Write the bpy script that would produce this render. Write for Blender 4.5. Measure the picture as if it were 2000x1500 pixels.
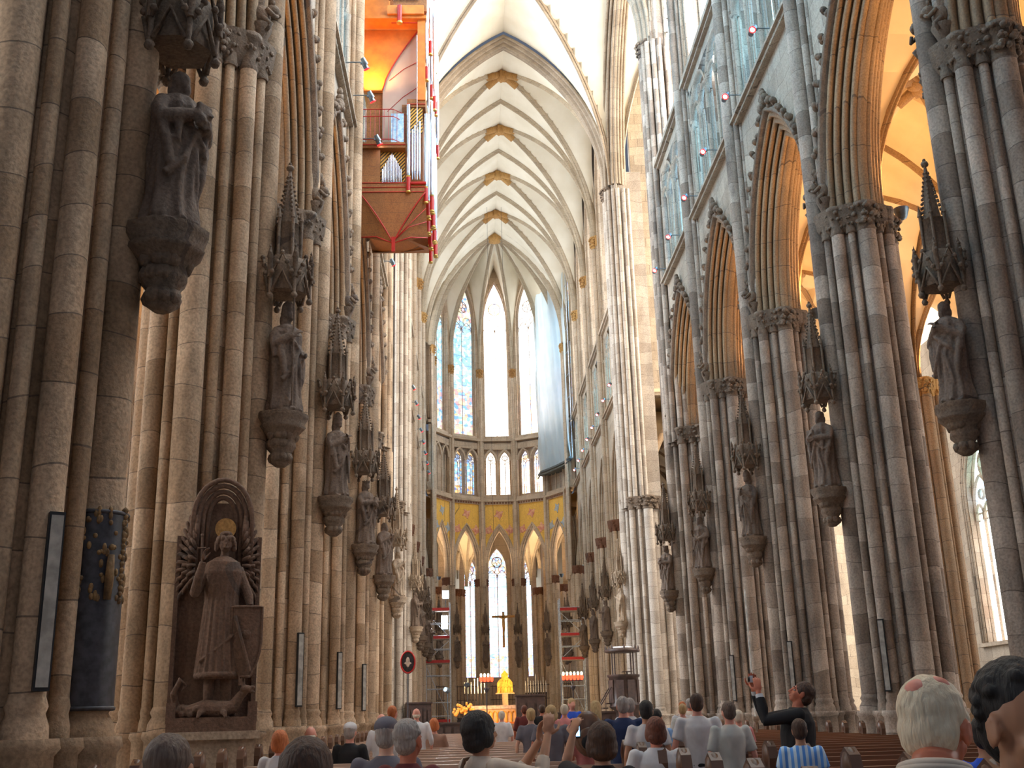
import bpy, math, random
from math import sin, cos, pi, sqrt, radians as rad
from mathutils import Vector, Matrix, noise
random.seed(7)
for o in list(bpy.data.objects): bpy.data.objects.remove(o)
C = bpy.context.scene.collection
EYE = 1.2

# ---------------------------------------------------------------- camera, world, exposure
cd = bpy.data.cameras.new('camera'); cam = bpy.data.objects.new('camera', cd); C.objects.link(cam)
bpy.context.scene.camera = cam
cd.sensor_fit = 'HORIZONTAL'; cd.sensor_width = 36; cd.lens = 2130.45 / 2000 * 36
cd.clip_start = .05; cd.clip_end = 400
PIT, ROL, YAW, CX = .2957, .0266, .0423, -2.599
_M = Matrix.Rotation(-YAW, 4, 'Z') @ Matrix.Rotation(pi / 2 + PIT, 4, 'X') @ Matrix.Rotation(-ROL, 4, 'Z')
cam.matrix_world = Matrix.Translation((CX, 0, EYE)) @ _M
sc = bpy.context.scene
sc.view_settings.view_transform = 'Standard'; sc.view_settings.look = 'None'
sc.view_settings.gamma = 1; sc.view_settings.use_curve_mapping = False
sc.view_settings.exposure = 0.55
w = bpy.data.worlds.new('world'); sc.world = w; w.use_nodes = True
w.node_tree.nodes['Background'].inputs[0].default_value = (.62, .74, 1, 1)
w.node_tree.nodes['Background'].inputs[1].default_value = .12

def area(name, loc, to, sx, sy, power, col):
    l = bpy.data.lights.new(name, 'AREA'); l.shape = 'RECTANGLE'; l.size = sx; l.size_y = sy
    l.energy = power; l.color = col
    o = bpy.data.objects.new(name, l); C.objects.link(o); o.location = loc
    o.rotation_euler = (Vector(to) - Vector(loc)).to_track_quat('-Z', 'Y').to_euler()
    return o
# daylight of the great transept windows (outside the frame, at the ends of both arms)
area('south_transept_daylight', (28.8, 53.2, 22), (0, 53.2, 20), 13, 30, 22000, (1, .93, .82))
area('north_transept_daylight', (-28.8, 53.2, 22), (0, 53.2, 20), 13, 30, 15000, (.86, .93, 1))
# the west window of the nave, behind the photographer
area('west_window_daylight', (0, -20, 20), (0, 30, 12), 9, 18, 300, (1, .92, .82))

# ---------------------------------------------------------------- materials
MATS = {}
def newmat(name):
    m = bpy.data.materials.new(name); m.use_nodes = True
    n = m.node_tree.nodes; l = m.node_tree.links
    MATS[name] = m
    return m, n, l, n['Principled BSDF']
def mth(n, l, op, a, b=None, c=None):
    x = n.new('ShaderNodeMath'); x.operation = op
    for i, v in enumerate((a, b, c)):
        if v is None: continue
        if hasattr(v, 'default_value') or hasattr(v, 'links'): l.new(v, x.inputs[i])
        else: x.inputs[i].default_value = v
    return x.outputs[0]
def mix(n, l, f, a, b, mode='MIX'):
    x = n.new('ShaderNodeMix'); x.data_type = 'RGBA'; x.blend_type = mode
    for i, v in ((0, f), (6, a), (7, b)):
        if hasattr(v, 'links'): l.new(v, x.inputs[i])
        elif i == 0: x.inputs[0].default_value = v
        else: x.inputs[i].default_value = (*v, 1)
    return x.outputs[2]
def ramp(n, l, f, stops, const=False):
    x = n.new('ShaderNodeValToRGB'); l.new(f, x.inputs[0]); e = x.color_ramp.elements
    if const: x.color_ramp.interpolation = 'CONSTANT'
    while len(e) < len(stops): e.new(.5)
    for i, (p, c) in enumerate(stops):
        e[i].position = p; e[i].color = (*c, 1)
    return x.outputs[0]
def stone(name, c1, c2, dark=(.12, .09, .06), jh=.62, stain=.45, vert=0, rough=.85, bump=.35, nsc=.9):
    """ashlar stone: courses of joints, each drum its own tint, weather stains"""
    m, n, l, p = newmat(name)
    g = n.new('ShaderNodeNewGeometry'); s = n.new('ShaderNodeSeparateXYZ'); l.new(g.outputs['Position'], s.inputs[0])
    oi = n.new('ShaderNodeObjectInfo')
    off = mth(n, l, 'MULTIPLY', oi.outputs['Random'], 7.0)
    zz = mth(n, l, 'ADD', mth(n, l, 'DIVIDE', s.outputs[2], jh), off)
    wob = n.new('ShaderNodeTexNoise'); wob.inputs['Scale'].default_value = .35; l.new(g.outputs['Position'], wob.inputs['Vector'])
    zz = mth(n, l, 'ADD', zz, mth(n, l, 'MULTIPLY', wob.outputs[0], 1.6))
    fr = mth(n, l, 'FRACT', zz); fl = mth(n, l, 'FLOOR', zz)
    joint = mth(n, l, 'LESS_THAN', fr, .022)
    hv = n.new('ShaderNodeCombineXYZ'); l.new(fl, hv.inputs[0]); l.new(off, hv.inputs[1])
    if vert:
        h = mth(n, l, 'ADD', s.outputs[0], s.outputs[1])
        xx = mth(n, l, 'ADD', mth(n, l, 'DIVIDE', h, vert), mth(n, l, 'MULTIPLY', fl, .37))
        fx = mth(n, l, 'FRACT', xx); l.new(mth(n, l, 'FLOOR', xx), hv.inputs[2])
        joint = mth(n, l, 'MAXIMUM', joint, mth(n, l, 'LESS_THAN', fx, .02))
    wn = n.new('ShaderNodeTexWhiteNoise'); l.new(hv.outputs[0], wn.inputs['Vector'])
    base = mix(n, l, wn.outputs['Value'], c1, c2)
    st = n.new('ShaderNodeTexNoise'); st.inputs['Scale'].default_value = nsc; st.inputs['Detail'].default_value = 9
    st.inputs['Roughness'].default_value = .62
    mp = n.new('ShaderNodeMapping'); mp.inputs['Scale'].default_value = (1.6, 1.6, .5); l.new(g.outputs['Position'], mp.inputs[0])
    l.new(mp.outputs[0], st.inputs['Vector'])
    sf = ramp(n, l, st.outputs[0], [(.42, (0, 0, 0)), (.72, (1, 1, 1))])
    base = mix(n, l, mth(n, l, 'MULTIPLY', sf, stain), base, dark)
    fn = n.new('ShaderNodeTexNoise'); fn.inputs['Scale'].default_value = 26; fn.inputs['Detail'].default_value = 5
    l.new(g.outputs['Position'], fn.inputs['Vector'])
    ff = ramp(n, l, fn.outputs[0], [(.3, (.55, .55, .55)), (.62, (1.0, 1.0, 1.0))])
    base = mix(n, l, .8, base, ff, 'MULTIPLY')
    base = mix(n, l, mth(n, l, 'MULTIPLY', joint, .7), base, (.07, .05, .04))
    l.new(base, p.inputs['Base Color']); p.inputs['Roughness'].default_value = rough
    b = n.new('ShaderNodeBump'); b.inputs['Strength'].default_value = bump; b.inputs['Distance'].default_value = .03
    l.new(mth(n, l, 'SUBTRACT', fn.outputs[0], joint), b.inputs['Height']); l.new(b.outputs[0], p.inputs['Normal'])
    return m
def plain(name, col, rough=.6, metal=0, col2=None, nscale=8, emit=None, es=1, spec=None, stretch=None):
    m, n, l, p = newmat(name)
    p.inputs['Roughness'].default_value = rough; p.inputs['Metallic'].default_value = metal
    if spec is not None: p.inputs['Specular IOR Level'].default_value = spec
    tc = n.new('ShaderNodeTexCoord'); nt = n.new('ShaderNodeTexNoise'); nt.inputs['Scale'].default_value = nscale
    nt.inputs['Detail'].default_value = 6; mp = n.new('ShaderNodeMapping'); l.new(tc.outputs['Object'], mp.inputs[0])
    if stretch: mp.inputs['Scale'].default_value = stretch
    l.new(mp.outputs[0], nt.inputs['Vector'])
    c2 = col2 or tuple(v * .6 for v in col)
    l.new(mix(n, l, ramp(n, l, nt.outputs[0], [(.35, (0, 0, 0)), (.65, (1, 1, 1))]), col, c2), p.inputs['Base Color'])
    if emit:
        p.inputs['Emission Color'].default_value = (*emit, 1); p.inputs['Emission Strength'].default_value = es
    return m
def glass(name, pal, white, strength, figz=None, fig=((.9, .25, .05), (1, .7, .1), (.15, .3, .9), (.8, .9, 1)), sc_=2.2, topz=None):
    """leaded stained glass lit by the daylight outside"""
    m, n, l, p = newmat(name)
    n.remove(p); em = n.new('ShaderNodeEmission'); l.new(em.outputs[0], n['Material Output'].inputs[0])
    tc = n.new('ShaderNodeTexCoord'); s = n.new('ShaderNodeSeparateXYZ'); l.new(tc.outputs['Object'], s.inputs[0])
    v = n.new('ShaderNodeTexVoronoi'); v.inputs['Scale'].default_value = sc_; l.new(tc.outputs['Object'], v.inputs['Vector'])
    sp = n.new('ShaderNodeSeparateColor'); l.new(v.outputs['Color'], sp.inputs[0])
    k = len(pal)
    c = ramp(n, l, sp.outputs[0], [(i / k, q) for i, q in enumerate(pal)], True)
    nz = n.new('ShaderNodeTexNoise'); nz.inputs['Scale'].default_value = .8; nz.inputs['Detail'].default_value = 3
    l.new(tc.outputs['Object'], nz.inputs['Vector'])
    wf = mth(n, l, 'MULTIPLY', ramp(n, l, nz.outputs[0], [(.35, (1, 1, 1)), (.7, (.55, .55, .55))]), white)
    c = mix(n, l, wf, c, (1, 1, 1))
    k2 = len(fig)
    c2 = ramp(n, l, sp.outputs[1], [(i / k2, q) for i, q in enumerate(fig)], True)
    if figz is not None:
        c = mix(n, l, mth(n, l, 'MULTIPLY', mth(n, l, 'LESS_THAN', s.outputs[2], figz), .62), c, c2)
    if topz is not None:
        c = mix(n, l, mth(n, l, 'MULTIPLY', mth(n, l, 'GREATER_THAN', s.outputs[2], topz), .6), c, c2)
    ve = n.new('ShaderNodeTexVoronoi'); ve.feature = 'DISTANCE_TO_EDGE'; ve.inputs['Scale'].default_value = sc_
    l.new(tc.outputs['Object'], ve.inputs['Vector'])
    lead = mth(n, l, 'LESS_THAN', ve.outputs[0], .035)
    bar = mth(n, l, 'LESS_THAN', mth(n, l, 'FRACT', mth(n, l, 'DIVIDE', s.outputs[2], .95)), .06)
    dk = mth(n, l, 'MAXIMUM', mth(n, l, 'MULTIPLY', lead, .45), mth(n, l, 'MULTIPLY', bar, .55))
    c = mix(n, l, dk, c, (.05, .07, .1))
    l.new(c, em.inputs[0]); em.inputs[1].default_value = strength
    return m

stone('nave_stone', (.70, .50, .33), (.42, .27, .155), dark=(.12, .07, .03), stain=.8)
stone('nave_stone_grey', (.60, .48, .38), (.28, .205, .15), dark=(.09, .065, .05), stain=.8)
stone('choir_stone', (.70, .55, .40), (.57, .43, .30), stain=.35)
stone('crossing_stone', (.66, .57, .48), (.46, .38, .31), stain=.4)
stone('wall_stone', (.52, .43, .33), (.40, .32, .24), stain=.4, vert=1.2)
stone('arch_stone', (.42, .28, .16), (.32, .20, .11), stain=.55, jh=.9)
stone('rib_stone', (.60, .49, .35), (.52, .42, .30), stain=.2, jh=.5)
stone('crossing_rib_stone', (.46, .37, .28), (.36, .28, .2), stain=.4, jh=.5)
stone('carved_stone', (.27, .19, .13), (.20, .14, .095), dark=(.05, .035, .025), stain=.6, jh=40, nsc=3, bump=.6)
stone('statue_stone', (.22, .155, .115), (.18, .125, .09), dark=(.05, .035, .028), stain=.5, jh=60, nsc=4, bump=.4)
stone('statue_pale', (.50, .38, .27), (.42, .31, .21), dark=(.15, .1, .07), stain=.4, jh=60, nsc=4, bump=.4)
stone('angel_wood', (.20, .115, .075), (.16, .09, .055), dark=(.05, .025, .018), stain=.4, jh=60, nsc=5, bump=.5)
stone('gilt_leaf', (.62, .36, .12), (.45, .22, .06), dark=(.2, .09, .03), stain=.5, jh=60, nsc=5)
stone('red_gilt', (.27, .12, .06), (.19, .08, .04), dark=(.16, .06, .03), stain=.5, jh=60, nsc=5)
plain('vault_plaster', (.84, .78, .65), .9, col2=(.76, .69, .55), nscale=.7)
plain('aisle_plaster', (.74, .62, .44), .9, col2=(.62, .50, .34), nscale=.7)
plain('floor_stone', (.30, .26, .22), .45, col2=(.2, .17, .14), nscale=2)
glass('glass_white', [(.9, .96, 1), (.5, .8, 1), (1, 1, 1), (1, .9, .7)], .85, 2.6, figz=30.5, topz=90, sc_=3)
glass('glass_axis', [(1, 1, 1), (.96, .99, 1)], .97, 4.5, topz=37.0, sc_=3)
glass('glass_cyan', [(.05, .35, .85), (.3, .75, 1), (.1, .55, .9), (1, .95, .8)], .34, 1.35, figz=30.0, topz=36.6, sc_=3.4)
glass('glass_blue', [(.02, .12, .6), (.05, .3, .9), (.1, .5, 1), (1, .5, .1), (.9, .95, 1)], .25, 1.6, sc_=4)
glass('glass_nave', [(.04, .2, .5), (.08, .45, .75), (.2, .7, .95), (.02, .1, .3)], .15, 13.0, sc_=3)
glass('glass_choir', [(.5, .7, .95), (.9, .95, 1), (.3, .6, .9), (1, .9, .8)], .6, 3.6, sc_=3)
glass('glass_south', [(.5, .6, .75), (.9, .85, .8), (.3, .6, .9), (1, .9, .8)], .5, 16.0, sc_=3)
glass('glass_chapel', [(.1, .6, .75), (.5, .9, 1), (.95, .95, 1), (.2, .35, .9), (.9, .3, .3)], .5, 1.7, figz=7, topz=14.6, sc_=4.5)
glass('glass_aisle', [(1, 1, 1), (.8, .95, 1), (1, .85, .5), (1, .4, .1)], .9, 6.0, topz=9.4, fig=((.05, .4, .9), (.9, 1, 1), (.1, .8, .9)), sc_=2.2)

# ---------------------------------------------------------------- mesh helpers
class MB:
    def __init__(s): s.v = []; s.f = []; s.sm = []
    def add(s, vs, fs, smooth=False):
        b = len(s.v); s.v += [tuple(v) for v in vs]
        for f in fs: s.f.append(tuple(b + i for i in f)); s.sm.append(smooth)
    def box(s, c, d, rz=0, taper=1, M=None):
        x, y, z = d[0] / 2, d[1] / 2, d[2] / 2; vs = []
        for k in (-1, 1):
            t = taper if k > 0 else 1
            for a, b in ((-1, -1), (1, -1), (1, 1), (-1, 1)):
                v = Vector((a * x * t, b * y * t, k * z))
                if rz: v.rotate(Matrix.Rotation(rz, 3, 'Z'))
                if M is not None: v = M @ v
                vs.append(v + Vector(c))
        s.add(vs, [(3, 2, 1, 0), (4, 5, 6, 7), (0, 1, 5, 4), (1, 2, 6, 5), (2, 3, 7, 6), (3, 0, 4, 7)])
    def tube(s, a, b, r0, r1=None, n=12, caps=True, smooth=True):
        a = Vector(a); b = Vector(b); r1 = r0 if r1 is None else r1
        d = (b - a).normalized(); u = d.orthogonal().normalized(); w_ = d.cross(u)
        vs = []
        for p, r in ((a, r0), (b, r1)):
            for i in range(n):
                t = 2 * pi * i / n; vs.append(p + (u * cos(t) + w_ * sin(t)) * r)
        s.add(vs, [(i, (i + 1) % n, n + (i + 1) % n, n + i) for i in range(n)], smooth)
        if caps: s.add(vs, [tuple(range(n))[::-1], tuple(range(n, 2 * n))])
    def path(s, pts, r, n=8, closed=False):
        pts = [Vector(p) for p in pts]; N = len(pts)
        rr = r if isinstance(r, (list, tuple)) else [r] * N
        vs = []; u = None
        for i, p in enumerate(pts):
            if closed: t = pts[(i + 1) % N] - pts[i - 1]
            else: t = pts[min(i + 1, N - 1)] - pts[max(i - 1, 0)]
            t.normalize()
            if u is None: u = t.orthogonal().normalized()
            u = (u - t * u.dot(t)).normalized(); w_ = t.cross(u)
            for k in range(n):
                q = 2 * pi * k / n; vs.append(p + (u * cos(q) + w_ * sin(q)) * rr[i])
        fs = []
        for i in range(N if closed else N - 1):
            j = (i + 1) % N
            for k in range(n): fs.append((i * n + k, i * n + (k + 1) % n, j * n + (k + 1) % n, j * n + k))
        if not closed: fs += [tuple(range(n))[::-1], tuple(range((N - 1) * n, N * n))]
        s.add(vs, fs, True)
    def lathe(s, prof, c=(0, 0), n=20, mod=None, smooth=True, cap=True):
        vs = []
        for (r, z) in prof:
            for i in range(n):
                t = 2 * pi * i / n; q = r * (mod(t, z) if mod else 1)
                vs.append((c[0] + q * cos(t), c[1] + q * sin(t), z))
        fs = [(j * n + i, j * n + (i + 1) % n, (j + 1) * n + (i + 1) % n, (j + 1) * n + i) for j in range(len(prof) - 1) for i in range(n)]
        s.add(vs, fs, smooth)
        if cap: s.add(vs, [tuple(range(n))[::-1], tuple(range(len(vs) - n, len(vs)))])
    def ball(s, c, r, n=10, m=7, M=None, f=None):
        r = (r, r, r) if not isinstance(r, (tuple, list)) else r
        vs = []
        for j in range(m + 1):
            ph = -pi / 2 + pi * j / m
            for i in range(n):
                t = 2 * pi * i / n; k = 1
                d = Vector((cos(ph) * cos(t), cos(ph) * sin(t), sin(ph)))
                if f: k = f(d)
                v = Vector((d.x * r[0], d.y * r[1], d.z * r[2])) * k
                if M is not None: v = M @ v
                vs.append(v + Vector(c))
        s.add(vs, [(j * n + i, j * n + (i + 1) % n, (j + 1) * n + (i + 1) % n, (j + 1) * n + i) for j in range(m) for i in range(n)], True)
    def grid(s, rows, smooth=True, flip=False):
        n = len(rows[0]); vs = [p for r in rows for p in r]
        fs = [(j * n + i, j * n + i + 1, (j + 1) * n + i + 1, (j + 1) * n + i) for j in range(len(rows) - 1) for i in range(n - 1)]
        if flip: fs = [f[::-1] for f in fs]
        s.add(vs, fs, smooth)
    def mesh(s, name, mat):
        me = bpy.data.meshes.new(name); me.from_pydata(s.v, [], s.f); me.update()
        me.polygons.foreach_set('use_smooth', s.sm)
        if mat: me.materials.append(MATS[mat])
        return me
    def build(s, name, mat, parent=None, loc=None, rz=0):
        o = bpy.data.objects.new(name, s.mesh(name, mat)); C.objects.link(o)
        if parent: o.parent = parent
        if loc: o.location = loc
        if rz: o.rotation_euler = (0, 0, rz)
        return o
def inst(name, me, parent=None, loc=(0, 0, 0), rz=0, scale=None):
    o = bpy.data.objects.new(name, me); C.objects.link(o); o.location = loc; o.rotation_euler = (0, 0, rz)
    if parent: o.parent = parent
    if scale: o.scale = scale
    return o
def tag(o, label=None, cat=None, group=None, kind=None):
    if label: o['label'] = label
    if cat: o['category'] = cat
    if group: o['group'] = group
    if kind: o['kind'] = kind
    return o
def empty(name, loc=(0, 0, 0), rz=0):
    o = bpy.data.objects.new(name, None); C.objects.link(o); o.location = loc; o.rotation_euler = (0, 0, rz)
    o.empty_display_size = .2
    return o
def copy_tree(o, parent=None):
    c = o.copy(); C.objects.link(c)
    if parent: c.parent = parent
    for ch in list(o.children): copy_tree(ch, c)
    return c
def st(o, label=None, cat=None):
    o['kind'] = 'structure'
    if label: o['label'] = label; o['category'] = cat or 'wall'
    return o
def parch(a, h, v=0, n=12):
    """one half of a pointed arch, offset outward by v: from the springing to the apex"""
    R = (a * a + h * h) / (2 * a); c = a - R; RR = R + v
    top = math.acos(max(-1, min(1, -c / RR)))
    return [(c + RR * cos(top * i / n), RR * sin(top * i / n)) for i in range(n + 1)]
def full_arch(a, h, v=0, n=12):
    r = parch(a, h, v, n); return r + [(-x, z) for x, z in r[-2::-1]]
def arch_sweep(mb, O, S, T, a, h, prof, n=12, drop=0, smooth=True):
    """moulded pointed arch. O springing centre, S along the span, T through the wall"""
    O, S, T = Vector(O), Vector(S), Vector(T); rows = []
    for (u, v) in prof:
        p = full_arch(a, h, v, n)
        if drop: p = [(p[0][0], -drop)] + p + [(p[-1][0], -drop)]
        rows.append([O + S * x + T * u + Vector((0, 0, z)) for x, z in p])
    mb.grid(rows, smooth)
def rib_sweep(mb, pts, side, prof):
    pts = [Vector(p) for p in pts]; side = Vector(side).normalized(); rows = []; base = (pts[0] + pts[-1]) / 2; base.z -= 3
    for (u, v) in prof:
        r = []
        for i, p in enumerate(pts):
            t = (pts[min(i + 1, len(pts) - 1)] - pts[max(i - 1, 0)]).normalized()
            nn = side.cross(t).normalized()
            if nn.dot(p - base) < 0: nn = -nn
            r.append(p + side * u + nn * v)
        rows.append(r)
    mb.grid(rows, True)
RIB = [(.17, .30), (-.17, .30), (-.17, -.10), (-.12, -.13), (-.09, -.10), (-.08, -.20), (-.05, -.28), (0, -.31), (.05, -.28), (.08, -.20), (.09, -.10), (.12, -.13), (.17, -.10), (.17, .30)]
def rib(scale): return [(u * scale, v * scale) for u, v in RIB]
def orders(w, d, k, r):
    """profile of a many-rolled arch: half width w, total depth d, k orders, roll radius r"""
    pts = [(-w, d)]
    for i in range(k):
        u0 = -w + (w * .8) * i / (k - .5); v0 = d - d * (i + .5) / k
        for t in (200, 240, 280, 330, 20, 60): pts.append((u0 + r * .3 + r * cos(rad(t)), v0 + r * sin(rad(t))))
        pts.append((u0 + r * 1.7, v0 + r * 1.3))
    pts += [(-.14, .06), (-.10, 0), (0, -.04)]
    return pts + [(-u, v) for u, v in pts[-2::-1]]
# ---------------------------------------------------------------- setting: floor, walls, vaults
B = 7.044; YW, YE = 45.51, 60.85
NAVE = [YW - i * B for i in range(0, 7)]          # west crossing pier first, towards the photographer
CHOIR = [YE + i * B for i in range(0, 5)]
PX = 6.95; ZC = 12.75; ZV = 32.2; ZR = 42.9; WV = 6.15
RA = 5.95; YC = 90.5                               # apse radius to the wall face, centre
mb = MB(); mb.box((2, 48, -.3), (60, 128, .2)); st(mb.build('floor', 'floor_stone'), 'grey stone floor of the church under the pews', 'floor')

def wall_arch(mb, O, S, T, hw, z0, z1, a, zs, zspring, h, thick, n=12, front=True):
    """wall panel 2*hw wide from z0 to z1 with a pointed opening (half width a, sill zs)"""
    O, S, T = Vector(O), Vector(S), Vector(T)
    def P(x, z, t=0): return O + S * x + T * t + Vector((0, 0, z))
    arc = full_arch(a, h, 0, n)
    ol = [(a, zs)] + [(x, zspring + z) for x, z in arc] + [(-a, zs)]
    for t in ((0, thick) if front else (0,)):
        if zs > z0: mb.add([P(-hw, z0, t), P(hw, z0, t), P(hw, zs, t), P(-hw, zs, t)], [(0, 1, 2, 3)])
        for s_ in (-1, 1):
            mb.add([P(s_ * a, zs, t), P(s_ * hw, zs, t), P(s_ * hw, z1, t), P(s_ * a, z1, t), P(s_ * a, zspring, t)], [(0, 1, 2, 3, 4)])
        for i in range(1, len(ol) - 2):
            (x0, y0), (x1, y1) = ol[i], ol[i + 1]
            mb.add([P(x0, y0, t), P(x1, y1, t), P(x1, z1, t), P(x0, z1, t)], [(0, 1, 2, 3)])
    vs = [P(x, z, 0) for x, z in ol] + [P(x, z, thick) for x, z in ol]; k = len(ol)
    mb.add(vs, [(i, (i + 1) % k, k + (i + 1) % k, k + i) for i in range(k)])

def arcpts(cx, cz, r, a0, a1, n=8): return [(cx + r * cos(rad(a0 + (a1 - a0) * i / n)), cz + r * sin(rad(a0 + (a1 - a0) * i / n))) for i in range(n + 1)]
WN = [0]
def window(O, rz, a, zs, spring, h, lights, gl, thick=.22, top='rose', bar=.07, frame=None, kids=True, mat='wall_stone'):
    """tracery window. local x across, z up, faces local -y. O at z=0"""
    WN[0] += 1
    r = empty('window_%d' % WN[0], O, rz); r['kind'] = 'structure'
    arc = full_arch(a, h, 0, 10)
    ol = [(a, zs)] + [(x, spring + z) for x, z in arc] + [(-a, zs)]
    p = MB(); cz = spring
    vs = [(0, .12, spring)] + [(x, .12, z) for x, z in ol]
    p.add(vs, [(0, i, i % (len(vs) - 1) + 1) for i in range(1, len(vs))])
    p.build('pane', gl, r)
    t = MB()
    def bar2(pts, wd=bar, dp=thick):
        rows = []
        for (u, v) in ((-wd, 0), (0, -dp / 2), (wd, 0), (0, dp / 2), (-wd, 0)):
            row = []
            for i, q in enumerate(pts):
                q0 = Vector(pts[max(i - 1, 0)]); q1 = Vector(pts[min(i + 1, len(pts) - 1)])
                d = (q1 - q0); d = d.normalized() if d.length > 0 else Vector((1, 0)); nn = Vector((-d.y, d.x))
                row.append((q[0] + nn.x * u, v, q[1] + nn.y * u))
            rows.append(row)
        t.grid(rows, False)
    lw = 2 * a / lights
    for i in range(1, lights):
        x = -a + lw * i; bar2([(x, zs), (x, spring - lw * .35)], bar * (1.25 if (lights == 4 and i == 2) else .8))
    for i in range(lights):
        cx = -a + lw * (i + .5); zz = spring - lw * .9
        arch = [(cx + x, zz + z) for x, z in full_arch(lw / 2, lw * .85, 0, 6)]
        bar2(arch, bar * .7)
        if kids:
            for s_ in (-1, 1): bar2(arcpts(cx + s_ * lw * .2, zz + lw * .12, lw * .22, -60 if s_ > 0 else 240, 120 if s_ > 0 else 60, 6), bar * .45)
    if lights == 4:
        for s_ in (-1, 1):
            arch = [(s_ * a / 2 + x, spring - lw * .2 + z) for x, z in full_arch(a / 2, a * .85, 0, 8)]
            bar2(arch, bar)
            bar2(arcpts(s_ * a / 2, spring + lw * .42, lw * .3, 0, 360, 12), bar * .5)
    # head: foiled circle
    R = a * (.52 if lights != 4 else .42); zc = spring + h * (.36 if lights != 4 else .52)
    bar2(arcpts(0, zc, R, 0, 360, 20), bar * .9)
    for k in range(5 if top == 'rose' else 3):
        q = rad(90 + k * (72 if top == 'rose' else 120)); rr = R * (.34 if top == 'rose' else .45)
        bar2(arcpts(cos(q) * R * .55, zc + sin(q) * R * .55, rr, 0, 360, 10), bar * .5)
    if lights != 4 and lights > 1:
        for s_ in (-1, 1): bar2(arcpts(s_ * a * .5, spring + .02, a * .36, 0, 360, 12), bar * .6)
    bar2([(x * .985, z) for x, z in ol], bar * 1.1)
    t.build('tracery', mat, r)
    return r

# --- pointed barrel profile used for every vault: t = 0 at the crown, 1 at the springing
def pprof(t, ratio):
    """height 0..1 of a pointed arch with rise/halfspan = ratio at |x| = t"""
    R = (1 + ratio * ratio) / 2; c = R - 1
    v = R * R - (min(1, t) + c) ** 2
    return sqrt(max(0, v)) / ratio
def vault_bay(name, x0, x1, y0, y1, zs, zr, mat, rmat, rs, nseg=22, boss='red_gilt', colour_ribs=False, longrib=True, lab=None, tr=(True, False)):
    cx, cy = (x0 + x1) / 2, (y0 + y1) / 2; hx, hy = (x1 - x0) / 2, (y1 - y0) / 2; H = zr - zs; ra = H / max(hx, hy)
    mb = MB(); N = nseg
    def zf(tx, ty): return zs + H * max(pprof(tx, ra), pprof(ty, ra))
    for sx in (-1, 1):
        for sy in (-1, 1):
            rows = []
            for j in range(N + 1):
                ty = 1 - (1 - j / N) ** 1.6 if False else sin(j / N * pi / 2) ** .9
                row = []
                for i in range(N + 1):
                    tx = sin(i / N * pi / 2) ** .9
                    row.append((cx + sx * tx * hx, cy + sy * ty * hy, zf(tx, ty)))
                rows.append(row)
            mb.grid(rows, False, flip=(sx * sy > 0))
    o = st(mb.build(name, mat), lab, 'ceiling') if lab else st(mb.build(name, mat))
    rb = MB(); n = 14; T = [sin((k / n) * pi / 2) for k in range(-n, n + 1)]
    for s_ in (-1, 1):
        rib_sweep(rb, [(cx + t * hx, cy + s_ * t * hy, zs + H * pprof(abs(t), ra)) for t in T], (-s_ * hy, hx, 0), rib(rs * .7))
    rb.build('vault_ribs', rmat, o)
    for k, yy in ((0, y0), (1, y1)):
        if tr[k]:
            r2 = MB(); rib_sweep(r2, [(cx + t * hx, yy, zs + H * pprof(abs(t), ra)) for t in T], (0, 1, 0), rib(rs * .95))
            r2.build('transverse_arch', rmat, o)
    if longrib:
        r3 = MB()
        for xx in (x0, x1): rib_sweep(r3, [(xx, cy + t * hy, zs + H * pprof(abs(t), ra)) for t in T], (1, 0, 0), rib(rs * .8))
        r3.build('wall_ribs', rmat, o)
    if boss:
        b = MB(); b.lathe([(.05, zr - .12 - rs * .55), (.34 * rs, zr - .12 - rs * .5), (.42 * rs, zr - .1 - rs * .3), (.40 * rs, zr - .1)], (cx, cy), 14, lambda t, z: 1 + .16 * cos(7 * t))
        for s_ in (-1, 1):
            for q in (-1, 1):
                d = Vector((s_ * hx, q * hy, 0)).normalized()
                L = 1.15 * rs
                zz = zs + H * pprof(L / sqrt(hx * hx + hy * hy), ra)
                b.path([(cx, cy, zr - .16), (cx + d.x * L, cy + d.y * L, zz - .16)], [.235 * rs, .225 * rs], 10)
        b.build('boss', boss, o)
    return o

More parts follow.
